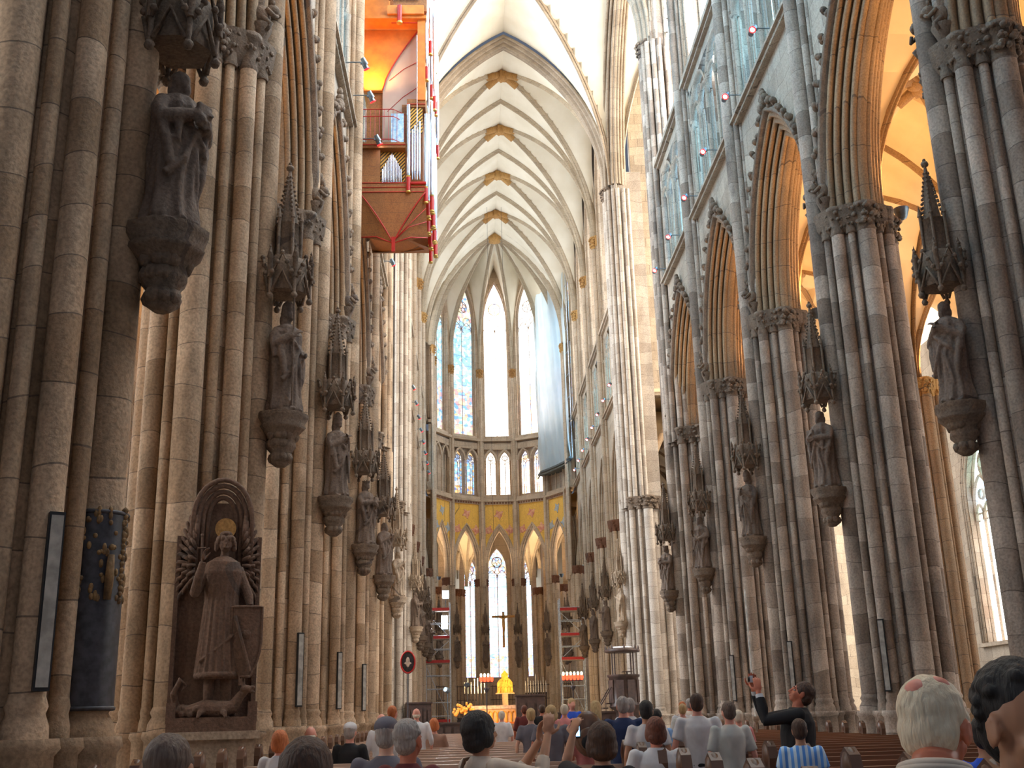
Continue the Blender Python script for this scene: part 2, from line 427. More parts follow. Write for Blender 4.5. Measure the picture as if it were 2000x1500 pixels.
# --- one bay of the elevation (nave / choir), built once and mirrored with real copies of the mesh
def bay_meshes(tag_, stonem, archm, glassm, trifg, bw, z_hood=True):
    D = {}
    hw = bw / 2
    # spandrel wall above the arcade, wall between the triforium lights, wall round the clerestory window
    a, h = 2.42, 4.35
    m = MB(); wall_arch(m, (0, 0, 0), (1, 0, 0), (0, 1, 0), hw, ZC, 19.3, a + .72, ZC, ZC, (lambda: parch(a, h, .72)[-1][1])(), .0, 14, False)
    m2 = MB(); wall_arch(m2, (0, 1.25, 0), (1, 0, 0), (0, 1, 0), hw, ZC, 19.3, a + .72, ZC, ZC, (lambda: parch(a, h, .72)[-1][1])(), .0, 14, False)
    m.v += []; b = len(m.v); m.v += m2.v; m.f += [tuple(i + b for i in f) for f in m2.f]; m.sm += m2.sm
    D['spandrel'] = m.mesh('spandrel', stonem)
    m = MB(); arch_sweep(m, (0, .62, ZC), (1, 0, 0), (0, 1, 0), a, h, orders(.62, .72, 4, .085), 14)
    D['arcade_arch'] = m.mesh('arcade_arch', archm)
    if z_hood:
        m = MB(); rnd = random.Random(3)
        arch_sweep(m, (0, -.06, ZC), (1, 0, 0), (0, 1, 0), a, h, [(.08, .70), (-.10, .72), (-.14, .80), (-.06, .86), (.08, .84)], 14)
        pts = full_arch(a, h, .9, 12)
        for i in range(2, len(pts) - 2):
            x, z = pts[i]; s_ = 1 if x > 0 else -1
            for q in range(3):
                m.ball((x + s_ * rnd.uniform(0, .12) * (q > 0), -.14 - .04 * q, ZC + z + rnd.uniform(-.06, .14)), (.11 - .02 * q, .10, .10), 7, 5)
        for k in range(9): m.ball((rnd.uniform(-.18, .18), -.16, ZC + pts[12][1] - .05 + k * .07), .16 - k * .009, 7, 5)
        D['crocket_hood'] = m.mesh('crocket_hood', 'carved_stone')
    m = MB()
    for (z, pz, hh) in ((19.3, .20, .12), (19.42, .30, .10), (19.52, .22, .12)): m.box((0, -pz / 2 + .3, z + hh / 2), (bw, pz + .6, hh))
    for i in range(26): m.ball((-hw + (i + .5) * bw / 26, -.14, 19.36), (.1, .09, .08), 6, 4)
    D['string_course'] = m.mesh('string_course', stonem)
    # triforium: four lights with paired arches
    m = MB(); x0 = -hw + .75; lw = (bw - 1.5) / 4
    for i in range(5):
        x = x0 + lw * i
        m.tube((x, .02, 19.64), (x, .02, 23.0), .085 if i % 2 == 0 else .055, n=10)
        m.tube((x - .13, .16, 19.64), (x - .13, .16, 23.0), .045, n=6); m.tube((x + .13, .16, 19.64), (x + .13, .16, 23.0), .045, n=6)
        m.lathe([(.07, 22.9), (.13, 23.15), (.13, 23.2)], (x, .02), 8)
    for i in range(4): arch_sweep(m, (x0 + lw * (i + .5), .08, 23.1), (1, 0, 0), (0, 1, 0), lw / 2 - .07, .55, [(-.09, .1), (-.09, .02), (0, -.03), (.09, .02), (.09, .1)], 5)
    for i in range(2):
        arch_sweep(m, (x0 + lw * (2 * i + 1), .08, 23.1), (1, 0, 0), (0, 1, 0), lw - .08, 1.35, [(-.12, .14), (-.12, .02), (0, -.04), (.12, .02), (.12, .14)], 6)
        for q in range(8):
            t = 2 * pi * q / 8; t2 = t + 2 * pi / 8; cx = x0 + lw * (2 * i + 1)
            m.tube((cx + .24 * cos(t), .08, 23.92 + .24 * sin(t)), (cx + .24 * cos(t2), .08, 23.92 + .24 * sin(t2)), .035, n=5, caps=False)
    m.box((-hw + .34, .15, 22.2), (.68, .3, 5.2)); m.box((hw - .34, .15, 22.2), (.68, .3, 5.2))
    m.box((0, .12, 24.85), (bw, .24, .5))
    m.box((0, -.02, 25.2), (bw, .5, .2)); m.box((0, .05, 25.05), (bw, .4, .12))
    # quatrefoil parapet at the clerestory sill
    D['triforium_arcade'] = m.mesh('triforium_arcade', stonem)
    m = MB(); m.box((0, 1.3, 22.3), (bw, .1, 5.6)); D['passage_wall'] = m.mesh('passage_wall', stonem)
    m = MB(); wall_arch(m, (0, 0, 0), (1, 0, 0), (0, 1, 0), hw, 25.3, 42.9, 2.92, 25.5, 33.6, 6.6, .75, 12, False)
    D['clerestory_wall'] = m.mesh('clerestory_wall', stonem)
    m = MB()
    for v, y in ((.0, .12), (.16, -.02)):
        pts = full_arch(2.86, 6.5, v, 10)
        m.path([(-2.86 - v, y, 25.5)] + [(-x, y, 33.6 + z) for x, z in pts] + [(2.86 + v, y, 25.5)], .075, 7)
    D['window_jamb'] = m.mesh('window_jamb', stonem)
    return D
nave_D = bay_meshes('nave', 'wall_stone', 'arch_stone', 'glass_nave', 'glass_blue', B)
choir_D = bay_meshes('choir', 'choir_stone', 'choir_stone', 'glass_nave', 'glass_blue', B, False)
def elevation(D, side, yc, lab, glassm, clere=True):
    if glassm == 'glass_nave': glassm = 'glass_south' if side > 0 else 'glass_nave'
    rz = pi / 2 if side < 0 else -pi / 2
    # local +x -> along the nave, local +y -> outwards
    r = empty('wall_right' if side > 0 else 'wall_left', (side * 6.33, yc, 0), rz)
    r['kind'] = 'structure'; r['label'] = lab; r['category'] = 'wall'
    for k, me in D.items():
        if k in ('clerestory_wall', 'window_jamb') and not clere: continue
        inst(k, me, r)
    tw = MB()
    pane = MB(); x0 = -B / 2 + .75; lw = (B - 1.5) / 4
    for i in range(4): pane.box((x0 + lw * (i + .5), 1.22, 22.0), (lw * .42, .03, 3.6))
    pane.build('passage_pane', 'glass_nave', r)
    return window((side * (6.33 + .8), yc, 0), rz, 2.85, 25.5, 33.6, 6.5, 4, 'glass_choir' if glassm == 'glass_cyan' else glassm, mat='wall_stone', bar=.085)

ordn = ['first', 'second', 'third', 'fourth', 'fifth', 'sixth', 'seventh', 'eighth']
for i in range(6):
    yc = NAVE[i] - B / 2
    for side in (1, -1):
        if i == 5 and side > 0: pass
        elevation(nave_D, side, yc, 'nave wall bay with arcade, triforium and clerestory on the %s, %s bay before the crossing' % ('right' if side > 0 else 'left', ordn[i]), 'glass_nave')
    vault_bay('ceiling', -WV, WV, yc - B / 2, yc + B / 2, ZV, ZR, 'vault_plaster', 'rib_stone', .9, lab='cream rib vault over the nave, %s bay before the crossing' % ordn[i], longrib=False)
for i in range(4):
    yc = CHOIR[i] + B / 2
    for side in (1, -1):
        elevation(choir_D, side, yc, 'choir wall bay on the %s, %s bay beyond the crossing' % ('right' if side > 0 else 'left', ordn[i]), 'glass_cyan')
    vault_bay('ceiling', -WV, WV, yc - B / 2, yc + B / 2, ZV, ZR, 'vault_plaster', 'rib_stone', 1.0, boss='gilt_leaf', lab='cream rib vault over the choir, %s bay beyond the crossing' % ordn[i], longrib=False)
# crossing vault and its four great arches
vault_bay('ceiling', -WV - .2, WV + .2, YW + .6, YE - .6, ZV, ZR + .3, 'vault_plaster', 'crossing_rib_stone', 1.15, nseg=16, lab='wide plain vault over the crossing', longrib=False, tr=(False, False))
ca = MB()
CRP = orders(.62, .55, 3, .1)
hR = ZR - ZV - .55
for yy in (YE, YW): arch_sweep(ca, (0, yy, ZV), (1, 0, 0), (0, 1, 0), WV - .25, hR, CRP, 18)
for xx in (-WV - .5, WV + .5): arch_sweep(ca, (xx, (YW + YE) / 2, ZV), (0, 1, 0), (1, 0, 0), (YE - YW) / 2 - .9, hR, CRP, 18)
st(ca.build('trim_1', 'crossing_rib_stone'), 'moulded stone arches framing the crossing', 'arch')
# walls that fill between the crossing arches and the vault
# transept arms
for s_ in (-1, 1):
    for k in range(3):
        x0 = s_ * (7.1 + 7.3 * k); x1 = s_ * (7.1 + 7.3 * (k + 1))
        vault_bay('ceiling', min(x0, x1), max(x0, x1), YW, YE, ZV, ZR, 'vault_plaster', 'rib_stone', 1.0, nseg=8, longrib=False, lab='cream vault over the %s arm of the transept, %s bay' % ('south' if s_ > 0 else 'north', ordn[k]))
    for yy, t in ((YW - .5, 'west'), (YE + .5, 'east')):
        m = MB(); m.box((s_ * 19, yy, 31), (22.5, .6, 24))
        st(m.build('wall_' + ('right' if s_ > 0 else 'left'), 'wall_stone'), '%s wall of the %s transept arm above its arches' % (t, 'south' if s_ > 0 else 'north'), 'wall')
# roofs of the aisles and their vaults, outer aisle piers are things (see below)
def aisle(side, xs, bays, nz=18.9):
    for (x0, x1) in xs:
        for yc, nm in bays:
            a, b = sorted((side * x0, side * x1))
            vault_bay('ceiling', a, b, yc - B / 2, yc + B / 2, ZC + .1, nz, 'aisle_plaster', 'arch_stone', .62, nseg=8, lab='warm yellow vault of the %s aisle from x %.0f, %s' % ('right' if side > 0 else 'left', x0, nm) if False else None, boss='arch_stone')
aisle(1, [(7.6, 14.2), (14.2, 21.2)], [(NAVE[i] - B / 2, '') for i in range(6)])
aisle(-1, [(7.6, 14.2)], [(NAVE[i] - B / 2, '') for i in range(1, 6)])
aisle(1, [(7.6, 14.2)], [(CHOIR[i] + B / 2, '') for i in range(4)])
aisle(-1, [(7.6, 14.2)], [(CHOIR[i] + B / 2, '') for i in range(4)])
# outer walls with tall windows
def outer_wall(side, x, ys, gl, a=1.7, zs=3.9, spring=10.3, h=3.2, nm='wall_right'):
    for y in ys:
        m = MB(); sgn = side
        rz = -pi / 2 if side > 0 else pi / 2
        wall_arch(m, (0, 0, 0), (1, 0, 0), (0, 1, 0), B / 2, -.2, 19.3, a, zs, spring, h, .5, 10, False)
        o = m.build(nm, 'wall_stone', None, (side * x, y, 0), rz); o['kind'] = 'structure'
        j = MB()
        for v in (.1, .3, .5):
            pts = full_arch(a, h, v, 8)
            j.path([(-a - v, -.04, zs)] + [(-q, -.04, spring + z) for q, z in pts] + [(a + v, -.04, zs)], .07, 6)
        j.box((0, -.1, zs - .12), (2 * a + 1.2, .4, .16))
        j.build('window_jamb', 'wall_stone', o)
        window((side * (x + .35), y, 0), rz, a, zs, spring, h, 4, gl, bar=.06)
outer_wall(1, 21.2, [NAVE[i] - B / 2 for i in range(5)] + [YW + B / 2, YW + B * 1.5], 'glass_aisle')
outer_wall(-1, 14.2, [NAVE[i] - B / 2 for i in range(1, 6)], 'glass_aisle', a=1.4)
for s_ in (-1, 1): outer_wall(s_, 14.2, [CHOIR[i] + B / 2 for i in range(4)], 'glass_chapel', nm='wall_right' if s_ > 0 else 'wall_left')

# ---------------------------------------------------------------- apse
VA = [rad(a) for a in (-105, -75, -45, -15, 15, 45, 75, 105)]
def avert(k, r=RA): return Vector((r * sin(VA[k]), YC + r * cos(VA[k]), 0))
stone('frieze_paint', (.98, .62, .14), (.92, .54, .09), dark=(.62, .25, .07), stain=.35, jh=60, nsc=3.5, bump=.05)
plain('frieze_rose', (.66, .22, .16), .8, col2=(.85, .5, .3), nscale=5)
plain('frieze_blue', (.35, .42, .5), .8, col2=(.5, .5, .45), nscale=5)
rosettes = []
for k in range(7):
    A, Bv = avert(k), avert(k + 1); mid = (A + Bv) / 2; S = (Bv - A).normalized(); T = Vector((mid.x, mid.y - YC, 0)).normalized()
    hw = (Bv - A).length / 2; rz = math.atan2(S.y, S.x)
    # local: x along the facet, +y outwards -> mirror so that outward is +y
    rz = math.atan2(T.y, T.x) - pi / 2
    r = empty('wall_back', (mid.x, mid.y, 0), rz); r['kind'] = 'structure'
    r['label'] = 'apse wall facet with painted frieze, triforium and tall window, %s counting from the left' % ordn[k]; r['category'] = 'wall'
    a, h = 1.04, 3.1; ZA = ZC + 1.1; X = (1, 0, 0); Y = (0, 1, 0)
    m = MB(); wall_arch(m, (0, 0, 0), X, Y, hw, ZC, 19.3, a + .42, ZC, ZA, parch(a, h, .42)[-1][1], 0, 12, False)
    m.build('painted_frieze', 'frieze_paint', r)
    m = MB(); arch_sweep(m, (0, .3, ZA), X, Y, a, h, orders(.32, .42, 3, .06), 12, drop=1.1); m.build('arcade_arch', 'choir_stone', r)
    m = MB(); fm = 'frieze_rose' if k in (2, 3, 4) else 'frieze_blue'
    for (fx, fz, s0) in ((-.95, 17.0, .42), (.95, 17.0, .42), (0, 18.4, .4)):
        # winged ornament: a disc with leaf arms
        m.lathe([(.0, 0), (.0, .01)], (0, 0), 3, cap=False)
        for q in range(9):
            t = 2 * pi * q / 9 + fx; L = s0 * (1.15 if q % 2 else .75)
            c0 = Vector((fx, -.02, fz)); d = Vector((cos(t), 0, sin(t)))
            m.ball(c0 + d * L * .6, (L * .42, .012, .10), 7, 4, Matrix.Rotation(-t, 3, 'Y'))
        m.ball((fx, -.03, fz), (.15, .02, .18), 8, 5)
    m.build('frieze_ornament', fm, r)
    m = MB()
    for (z, p, hh) in ((19.3, .16, .25), (19.55, .28, .14), (19.69, .18, .3)): m.box((0, -p / 2 + .2, z + hh / 2), (2 * hw, p + .4, hh))
    m.build('string_course', 'red_gilt' if False else 'choir_stone', r)
    m = MB(); nb = 12
    for i in range(nb): m.box((-hw + (i + .5) * 2 * hw / nb, -.17, 19.42), (hw * 1.3 / nb, .06, .16))
    m.build('carved_band', 'red_gilt', r)
    # triforium of the apse, two glazed lights
    m = MB()
    for i in range(5):
        x = (-1.28, -.64, 0, .64, 1.28)[i]
        m.tube((x, -.0, 20), (x, 0, 23.4), .07 if i in (0, 2, 4) else .03, n=8)
    for s_ in (-1, 1):
        arch_sweep(m, (s_ * .64, .02, 23.3), X, Y, .5, .95, [(-.08, .14), (-.08, 0), (0, -.05), (.08, 0), (.08, .14)], 6)
    m.box((0, .1, 24.65), (2 * hw, .22, .55)); m.box((-1.42, .1, 22.2), (.3, .22, 4.6)); m.box((1.42, .1, 22.2), (.3, .22, 4.6))
    for i in range(9): m.tube((-1.2 + i * .3, 0, 24.35), (-1.2 + i * .3, 0, 24.95), .025, n=5)
    m.box((0, -.02, 25.2), (2 * hw, .5, .22))
    m.build('triforium_arcade', 'choir_stone', r)
    m = MB()
    wall_arch(m, (0, .5, 0), X, Y, hw * 1.1, 19.5, 25.2, .01, 20.2, 24.9, .02, 0, 2, False)
    m.build('passage_wall', 'choir_stone', r)
    if k in (2, 3, 4):
        for s_ in (-1, 1):
            p = mid + T * .38 + S * 0
            q = Vector((S.x, S.y, 0)) * (s_ * .64)
            window((p.x + q.x, p.y + q.y, 0), rz, .46, 20.3, 23.3, .9, 2, {2: 'glass_blue', 3: 'glass_axis', 4: 'glass_white'}[k], bar=.03, thick=.1, kids=False, mat='choir_stone')
    m = MB(); wall_arch(m, (0, 0, 0), X, Y, hw, 25.3, 42.9, 1.14, 25.6, 36.6, 4.1, .5, 12, False)
    m.build('clerestory_wall', 'choir_stone', r)
    m = MB()
    for v, y in ((.02, .3), (.12, .1)):
        pts = full_arch(1.1, 4.05, v, 10); m.path([(-1.1 - v, y, 25.6)] + [(-x, y, 36.6 + z) for x, z in pts] + [(1.1 + v, y, 25.6)], .06, 7)
    m.build('window_jamb', 'choir_stone', r)
    p = mid + T * .5
    window((p.x, p.y, 0), rz, 1.1, 25.6, 36.6, 4.05, 2, {0: 'glass_cyan', 1: 'glass_cyan', 2: 'glass_cyan', 3: 'glass_axis', 4: 'glass_white', 5: 'glass_white', 6: 'glass_cyan'}[k], bar=.04, thick=.12, mat='choir_stone')
# apse vault
m = MB(); rb = MB(); H = ZR - ZV; ra = H / WV; N = 14
for k in range(7):
    a0, a1 = VA[k], VA[k + 1]; hwid = RA * sin(rad(15)); am = (a0 + a1) / 2
    rows = []
    for j in range(N + 1):
        rr = sin(j / N * pi / 2) * RA * cos(rad(15)) + (.02)
        row = []
        for i in range(-8, 9):
            xt = (i / 8) * rr * math.tan(rad(15))
            tr_ = min(1, rr / (RA * cos(rad(15)))); tl = min(1, abs(xt) / hwid)
            z = ZV - .3 + (H + .3) * max(pprof(tr_, ra), pprof(tl, ra) * .93 * (1 if tr_ > .2 else 1) if tr_ > .02 else 0)
            row.append((sin(am) * rr + cos(am) * xt, YC + cos(am) * rr - sin(am) * xt, z))
        rows.append(row)
    m.grid(rows, True)
for k in range(8):
    pts = [Vector((sin(VA[k]) * RA * t, YC + cos(VA[k]) * RA * t, ZV - .3 + (H + .3) * pprof(t, ra))) for t in [sin(q / 14 * pi / 2) for q in range(15)]]
    rib_sweep(rb, pts, (cos(VA[k]), -sin(VA[k]), 0), rib(.8))
o = st(m.build('ceiling', 'vault_plaster'), 'cream rib vault of the apse above the tall windows', 'ceiling')
rb.build('vault_ribs', 'rib_stone', o)
b = MB(); b.lathe([(.1, ZR - .75), (.45, ZR - .7), (.7, ZR - .5), (.62, ZR - .1)], (0, YC), 16, lambda t, z: 1 + .13 * cos(8 * t))
for k in range(8): b.path([(sin(VA[k]) * .3, YC + cos(VA[k]) * .3, ZR - .22), (sin(VA[k]) * 1.25, YC + cos(VA[k]) * 1.25, ZR - .45)], .2, 8)
b.build('boss', 'gilt_leaf', o)
mm = MB(); tri = []
for s_ in (-1, 1):
    rows = []
    for q in range(13):
        t = sin(q / 12 * pi / 2)
        rows.append([(s_ * WV * t, CHOIR[4], ZV + H * pprof(t, ra)), (s_ * RA * sin(rad(105)) * t, YC + RA * cos(rad(105)) * t, ZV - .3 + (H + .3) * pprof(t, ra))])
    mm.grid(rows, True)
st(mm.build('ceiling', 'vault_plaster'), 'narrow strip of vault between the choir and the apse', 'ceiling')
# ambulatory behind the apse arcade: ring wall with chapel windows, ribbed vault
RW = 13.2
def aw(ang, r): return Vector((r * sin(rad(ang)), YC + r * cos(rad(ang)), 0))
facets = [(-100, -72), (-72, -48), (-48, -27), (27, 48), (48, 72), (72, 100)]
def chapel_wall(A, Bv, a, zs, spring, h, gl, lights=2, lab=None):
    mid = (A + Bv) / 2; hw = (Bv - A).length / 2; T = Vector((mid.x, mid.y - YC, 0)).normalized(); d = (Bv - A).normalized()
    rz = math.atan2(d.y, d.x)
    if Vector((-d.y, d.x, 0)).dot(T) < 0: rz += pi
    m = MB(); wall_arch(m, (0, 0, 0), (1, 0, 0), (0, 1, 0), hw, -.2, 19.5, a, zs, spring, h, .4, 10, False)
    o = m.build('wall_back', 'choir_stone', None, (mid.x, mid.y, 0), rz); o['kind'] = 'structure'
    if lab: o['label'] = lab; o['category'] = 'wall'
    nrm = Vector((-sin(rz), cos(rz), 0))
    w_ = mid + nrm * .3
    window((w_.x, w_.y, 0), rz, a, zs, spring, h, lights, gl, bar=.045, thick=.12, mat='choir_stone')
for (p, q) in facets:
    A, Bv = aw(p, RW), aw(q, RW); chapel_wall(A, Bv, 1.25, 4.8, 12.6, 2.6, 'glass_chapel')
# the axial chapel, deeper than the rest
yz = 107.5
chapel_wall(Vector((-1.25, yz, 0)), Vector((1.25, yz, 0)), .95, 4.8, 15.0, 2.1, 'glass_chapel')
chapel_wall(Vector((-3.7, yz - 1.9, 0)), Vector((-1.25, yz, 0)), .9, 4.8, 14.2, 1.9, 'glass_chapel')
chapel_wall(Vector((1.25, yz, 0)), Vector((3.7, yz - 1.9, 0)), .9, 4.8, 14.2, 1.9, 'glass_chapel')
for s_ in (-1, 1):
    m = MB(); m.box((s_ * 4.9, yz - 3.2, 9.5), (1.4, 3.4, 19.4))
    st(m.build('wall_back', 'choir_stone'), 'side wall of the deep chapel behind the high altar, %s one' % ('south' if s_ > 0 else 'north'), 'wall')
vault_bay('ceiling', -3.8, 3.8, 101.2, yz + .3, 14.2, 18.9, 'aisle_plaster', 'rib_stone', .55, nseg=8, lab='vault of the deep chapel behind the high altar')
m = MB(); rb = MB()
for k in range(7):
    a0, a1 = VA[k], VA[k + 1]; am = (a0 + a1) / 2; r0, r1 = RA + .5, 11.5
    rows = []
    for j in range(13):
        u = -1 + 2 * j / 12; row = []
        for i in range(-8, 9):
            w_ = i / 8; rr = (r0 + r1) / 2 + u * (r1 - r0) / 2; an = am + w_ * rad(15)
            z = ZC + 5.9 * max(pprof(abs(u), 1.9), pprof(abs(w_), 1.9)) ; row.append((sin(an) * rr, YC + cos(an) * rr, z))
        rows.append(row)
    m.grid(rows, True)
    for s_ in (-1, 1):
        pts = []
        for q in range(-10, 11):
            t = sin(q / 10 * pi / 2); rr = (r0 + r1) / 2 + t * (r1 - r0) / 2; an = am + s_ * t * rad(15)
            pts.append((sin(an) * rr, YC + cos(an) * rr, ZC + 5.9 * pprof(abs(t), 1.9)))
        d = Vector(pts[-1]) - Vector(pts[0]); rib_sweep(rb, pts, (-d.y, d.x, 0), rib(.5))
for k in range(8):
    pts = [((sin(VA[k]) * ((r0 + r1) / 2 + t * (r1 - r0) / 2)), YC + cos(VA[k]) * ((r0 + r1) / 2 + t * (r1 - r0) / 2), ZC + 5.9 * pprof(abs(t), 1.9)) for t in [sin(q / 10 * pi / 2) for q in range(-10, 11)]]
    rib_sweep(rb, pts, (cos(VA[k]), -sin(VA[k]), 0), rib(.7))
o = st(m.build('ceiling', 'aisle_plaster'), 'warm cream vault of the ambulatory round the apse', 'ceiling'); rb.build('vault_ribs', 'rib_stone', o)
m = MB()
rows = [[(sin(rad(a)) * r, YC + cos(rad(a)) * r, 18.8) for a in range(-105, 106, 6)] for r in (11.2, 13.6)]
m.grid(rows, False); st(m.build('ceiling', 'aisle_plaster'), 'flat outer strip of the ambulatory ceiling', 'ceiling')

# ---------------------------------------------------------------- piers
def leafy(mb, c, r, z0, z1, n, seed, lumps=26):
    rnd = random.Random(seed)
    mb.lathe([(r * 1.02, z0 - .06), (r * 1.12, z0 - .02), (r * 1.0, z0 + .03), (r * 1.04, z0 + (z1 - z0) * .4), (r * 1.25, z1 - .12), (r * 1.42, z1 - .10), (r * 1.42, z1), (r * 1.2, z1)], c, 12)
    for i in range(lumps):
        t = rnd.uniform(0, 2 * pi); lv = rnd.choice((.22, .5, .78)); z = z0 + (z1 - z0) * lv
        q = r * (1.15 + .42 * lv); s_ = r * rnd.uniform(.16, .34)
        mb.ball((c[0] + q * cos(t), c[1] + q * sin(t), z + rnd.uniform(-.04, .04)), (s_, s_, s_ * 1.1), 6, 4, f=lambda d: 1 + .3 * sin(9 * d.x + t) * cos(7 * d.z))
MAINR, MAIND = .215, .87
def shaft_layout():
    L = []
    for k in range(4): L.append((k * 90, MAIND, MAINR))
    for k in range(4): L.append((45 + k * 90, .86, .15))
    for k in range(4):
        for s_ in (-1, 1): L.append((k * 90 + s_ * 23, .84, .085))
    return L
def shaft_mesh(r, z0, z1, mat, n=16):
    m = MB(); m.tube((0, 0, z0), (0, 0, z1), r, n=n, caps=False)
    m.lathe([(r * 1.0, z0 + .34), (r * 1.18, z0 + .26), (r * 1.05, z0 + .2), (r * 1.3, z0 + .1), (r * 1.34, z0), ], (0, 0), n, cap=False)
    return m.mesh('shaft', mat)
def pier_kit(mat, capmat, z0=1.12, z1=12.1, ztop=ZC, leaf=True, upper=True, capm=None):
    K = {}
    L = shaft_layout()
    for r in (MAINR, .15, .085): K[r] = shaft_mesh(r, z0, z1, mat)
    m = MB(); prof = []
    N = 64
    def f(t, z): return 1 - .10 * abs(sin(2 * t * 2)) if False else 1
    m.lathe([(.80, z0), (.80, ztop)], (0, 0), 48, lambda t, z: 1 - .07 * (.5 + .5 * cos(8 * t)), cap=False)
    K['core'] = m.mesh('pier_core', mat)
    m = MB()
    for (a, d, r) in L:
        m.lathe([(r + .17, -.2), (r + .17, .28), (r + .12, .36), (r + .12, .98), (r + .17, 1.04), (r + .15, 1.12)], (d * cos(rad(a)), d * sin(rad(a))), 8)
    m.lathe([(1.18, -.2), (1.18, .22), (1.0, .3), (.95, 1.1)], (0, 0), 16)
    K['plinth'] = m.mesh('plinth', mat)
    m = MB()
    for i, (a, d, r) in enumerate(L):
        if a == 180 and upper: continue
        leafy(m, (d * cos(rad(a)), d * sin(rad(a))), max(r, .12), z1, ztop, 12, i, 60 if r > .2 else 26)
    m.lathe([(.85, z1), (.98, z1 + .25), (1.02, ztop)], (0, 0), 24)
    K['capital'] = m.mesh('capital', capm or capmat)
    return K
def mirror_corbel(zf, zc0, mat):
    """statue corbel (top at zf)"""
    m = MB(); rnd = random.Random(5)
    m.lathe([(.08, zf - .86), (.16, zf - .8), (.13, zf - .68), (.24, zf - .55), (.24, zf - .5), (.22, zf - .40), (.36, zf - .26), (.40, zf - .22), (.36, zf - .18), (.43, zf - .08), (.43, zf)], (0, 0), 8)
    for i in range(30):
        t = rnd.uniform(0, 2 * pi); z = zf - rnd.choice((.72, .5, .36)); q = .2 + (.4 - (zf - z)) * .22
        m.ball((cos(t) * q, sin(t) * q, z), (.085, .085, .09), 6, 4)
    return m.mesh('corbel', mat)
def canopy_meshes(z0, z1, z2, mat):
    """gothic canopy: body of gables z0..z1, spire to z2"""
    m = MB(); n = 6
    m.lathe([(.36, z0 + .12), (.38, z0 + .2), (.36, z0 + .3), (.34, z1 - .1), (.30, z1)], (0, 0), 6)
    for k in range(6):
        t = pi / 6 + k * pi / 3; d = Vector((cos(t), sin(t), 0)); sd = Vector((-sin(t), cos(t), 0))
        # gable
        m.path([d * .36 + sd * .17 + Vector((0, 0, z0 + .05)), d * .38 + Vector((0, 0, z0 + .42)), d * .36 - sd * .17 + Vector((0, 0, z0 + .05))], .03, 5)
        m.path([d * .38 + sd * .19 + Vector((0, 0, z0 + .3)), d * .42 + Vector((0, 0, z0 + .72)), d * .38 - sd * .19 + Vector((0, 0, z0 + .3))], .028, 5)
        for q in range(5): m.ball(d * .42 + sd * (.16 - .08 * q) + Vector((0, 0, z0 + .72 - abs(q - 2) * .17)), .045, 5, 4)
        c = d.copy(); t2 = k * pi / 3; e = Vector((cos(t2), sin(t2), 0))
        m.ball(e * .40 + Vector((0, 0, z0 - .02)), .06, 6, 4); m.tube(e * .40 + Vector((0, 0, z0)), e * .40 + Vector((0, 0, z0 + .6)), .032, n=5)
    body = m.mesh('canopy', mat)
    m = MB(); zt = z1 + (z2 - z1) * .34
    m.lathe([(.23, z1 - .02), (.21, zt), (.24, zt + .02)], (0, 0), 6)
    for k in range(6):
        t = k * pi / 3; e = Vector((cos(t), sin(t), 0))
        m.tube(e * .23 + Vector((0, 0, z1 - .1)), e * .23 + Vector((0, 0, zt + .1)), .03, n=5)
        m.lathe([(.045, zt + .1), (.0, zt + .34)], (e.x * .23, e.y * .23), 5)
    m.lathe([(.17, zt), (.02, z2 - .06)], (0, 0), 6)
    nz = 12
    for j in range(nz):
        f = j / nz; z = zt + (z2 - .15 - zt) * f; r = .19 * (1 - f) + .03
        for k in range(6):
            t = k * pi / 3; m.ball((cos(t) * r, sin(t) * r, z), .035 * (1 - f * .4), 5, 3)
    m.ball((0, 0, z2 - .05), (.075, .075, .06), 6, 4); m.ball((0, 0, z2 + .03), .035, 5, 4)
    spire = m.mesh('spire', mat)
    m = MB(); m.lathe([(.045, 0), (.045, .34), (.06, .36), (.0, .62)], (0, 0), 5)
    for q in range(4): m.ball((0, .03 if q % 2 else -.03, .38 + q * .055), .04 - q * .006, 5, 4)
    pin = m.mesh('pinnacle', mat)
    return body, spire, pin
corb = mirror_corbel(6.0, 0, 'carved_stone'); can_b, can_s, can_p = canopy_meshes(8.0, 8.75, 10.55, 'carved_stone')
corb_p = mirror_corbel(6.0, 0, 'statue_pale'); can_bp, can_sp, can_pp = canopy_meshes(8.0, 8.75, 10.55, 'statue_pale')
# little crouching figure carved where the flanking shafts of the vault end
def grotesque():
    m = MB()
    m.ball((0, 0, 13.35), (.17, .15, .22), 9, 7); m.ball((-.2, .02, 13.52), (.13, .11, .12), 8, 6); m.ball((-.3, .0, 13.47), (.07, .06, .05), 6, 5)
    for s_ in (-1, 1):
        m.path([(-.05, s_ * .12, 13.45), (-.2, s_ * .17, 13.3), (-.26, s_ * .1, 13.38)], [.05, .045, .035], 6)
        m.path([(.02, s_ * .12, 13.25), (-.12, s_ * .18, 13.12), (-.05, s_ * .14, 13.0)], [.06, .05, .04], 6)
        m.ball((-.18, s_ * .09, 13.64), (.04, .03, .06), 5, 4)
    m.lathe([(.1, 12.78), (.13, 12.9), (.2, 13.08), (.2, 13.14)], (0, 0), 10)
    return m.mesh('figure_corbel', 'carved_stone')
grot = grotesque()
KIT = {'nave': pier_kit('nave_stone', 'carved_stone'), 'grey': pier_kit('nave_stone_grey', 'carved_stone'),
       'choir': pier_kit('choir_stone', 'red_gilt', capm='red_gilt'), 'cross': pier_kit('crossing_stone', 'carved_stone')}
def upshaft(r, z1, mat):
    m = MB(); m.tube((0, 0, ZC - .7), (0, 0, z1), r, n=14, caps=False); return m.mesh('vault_shaft', mat)
UP = {}
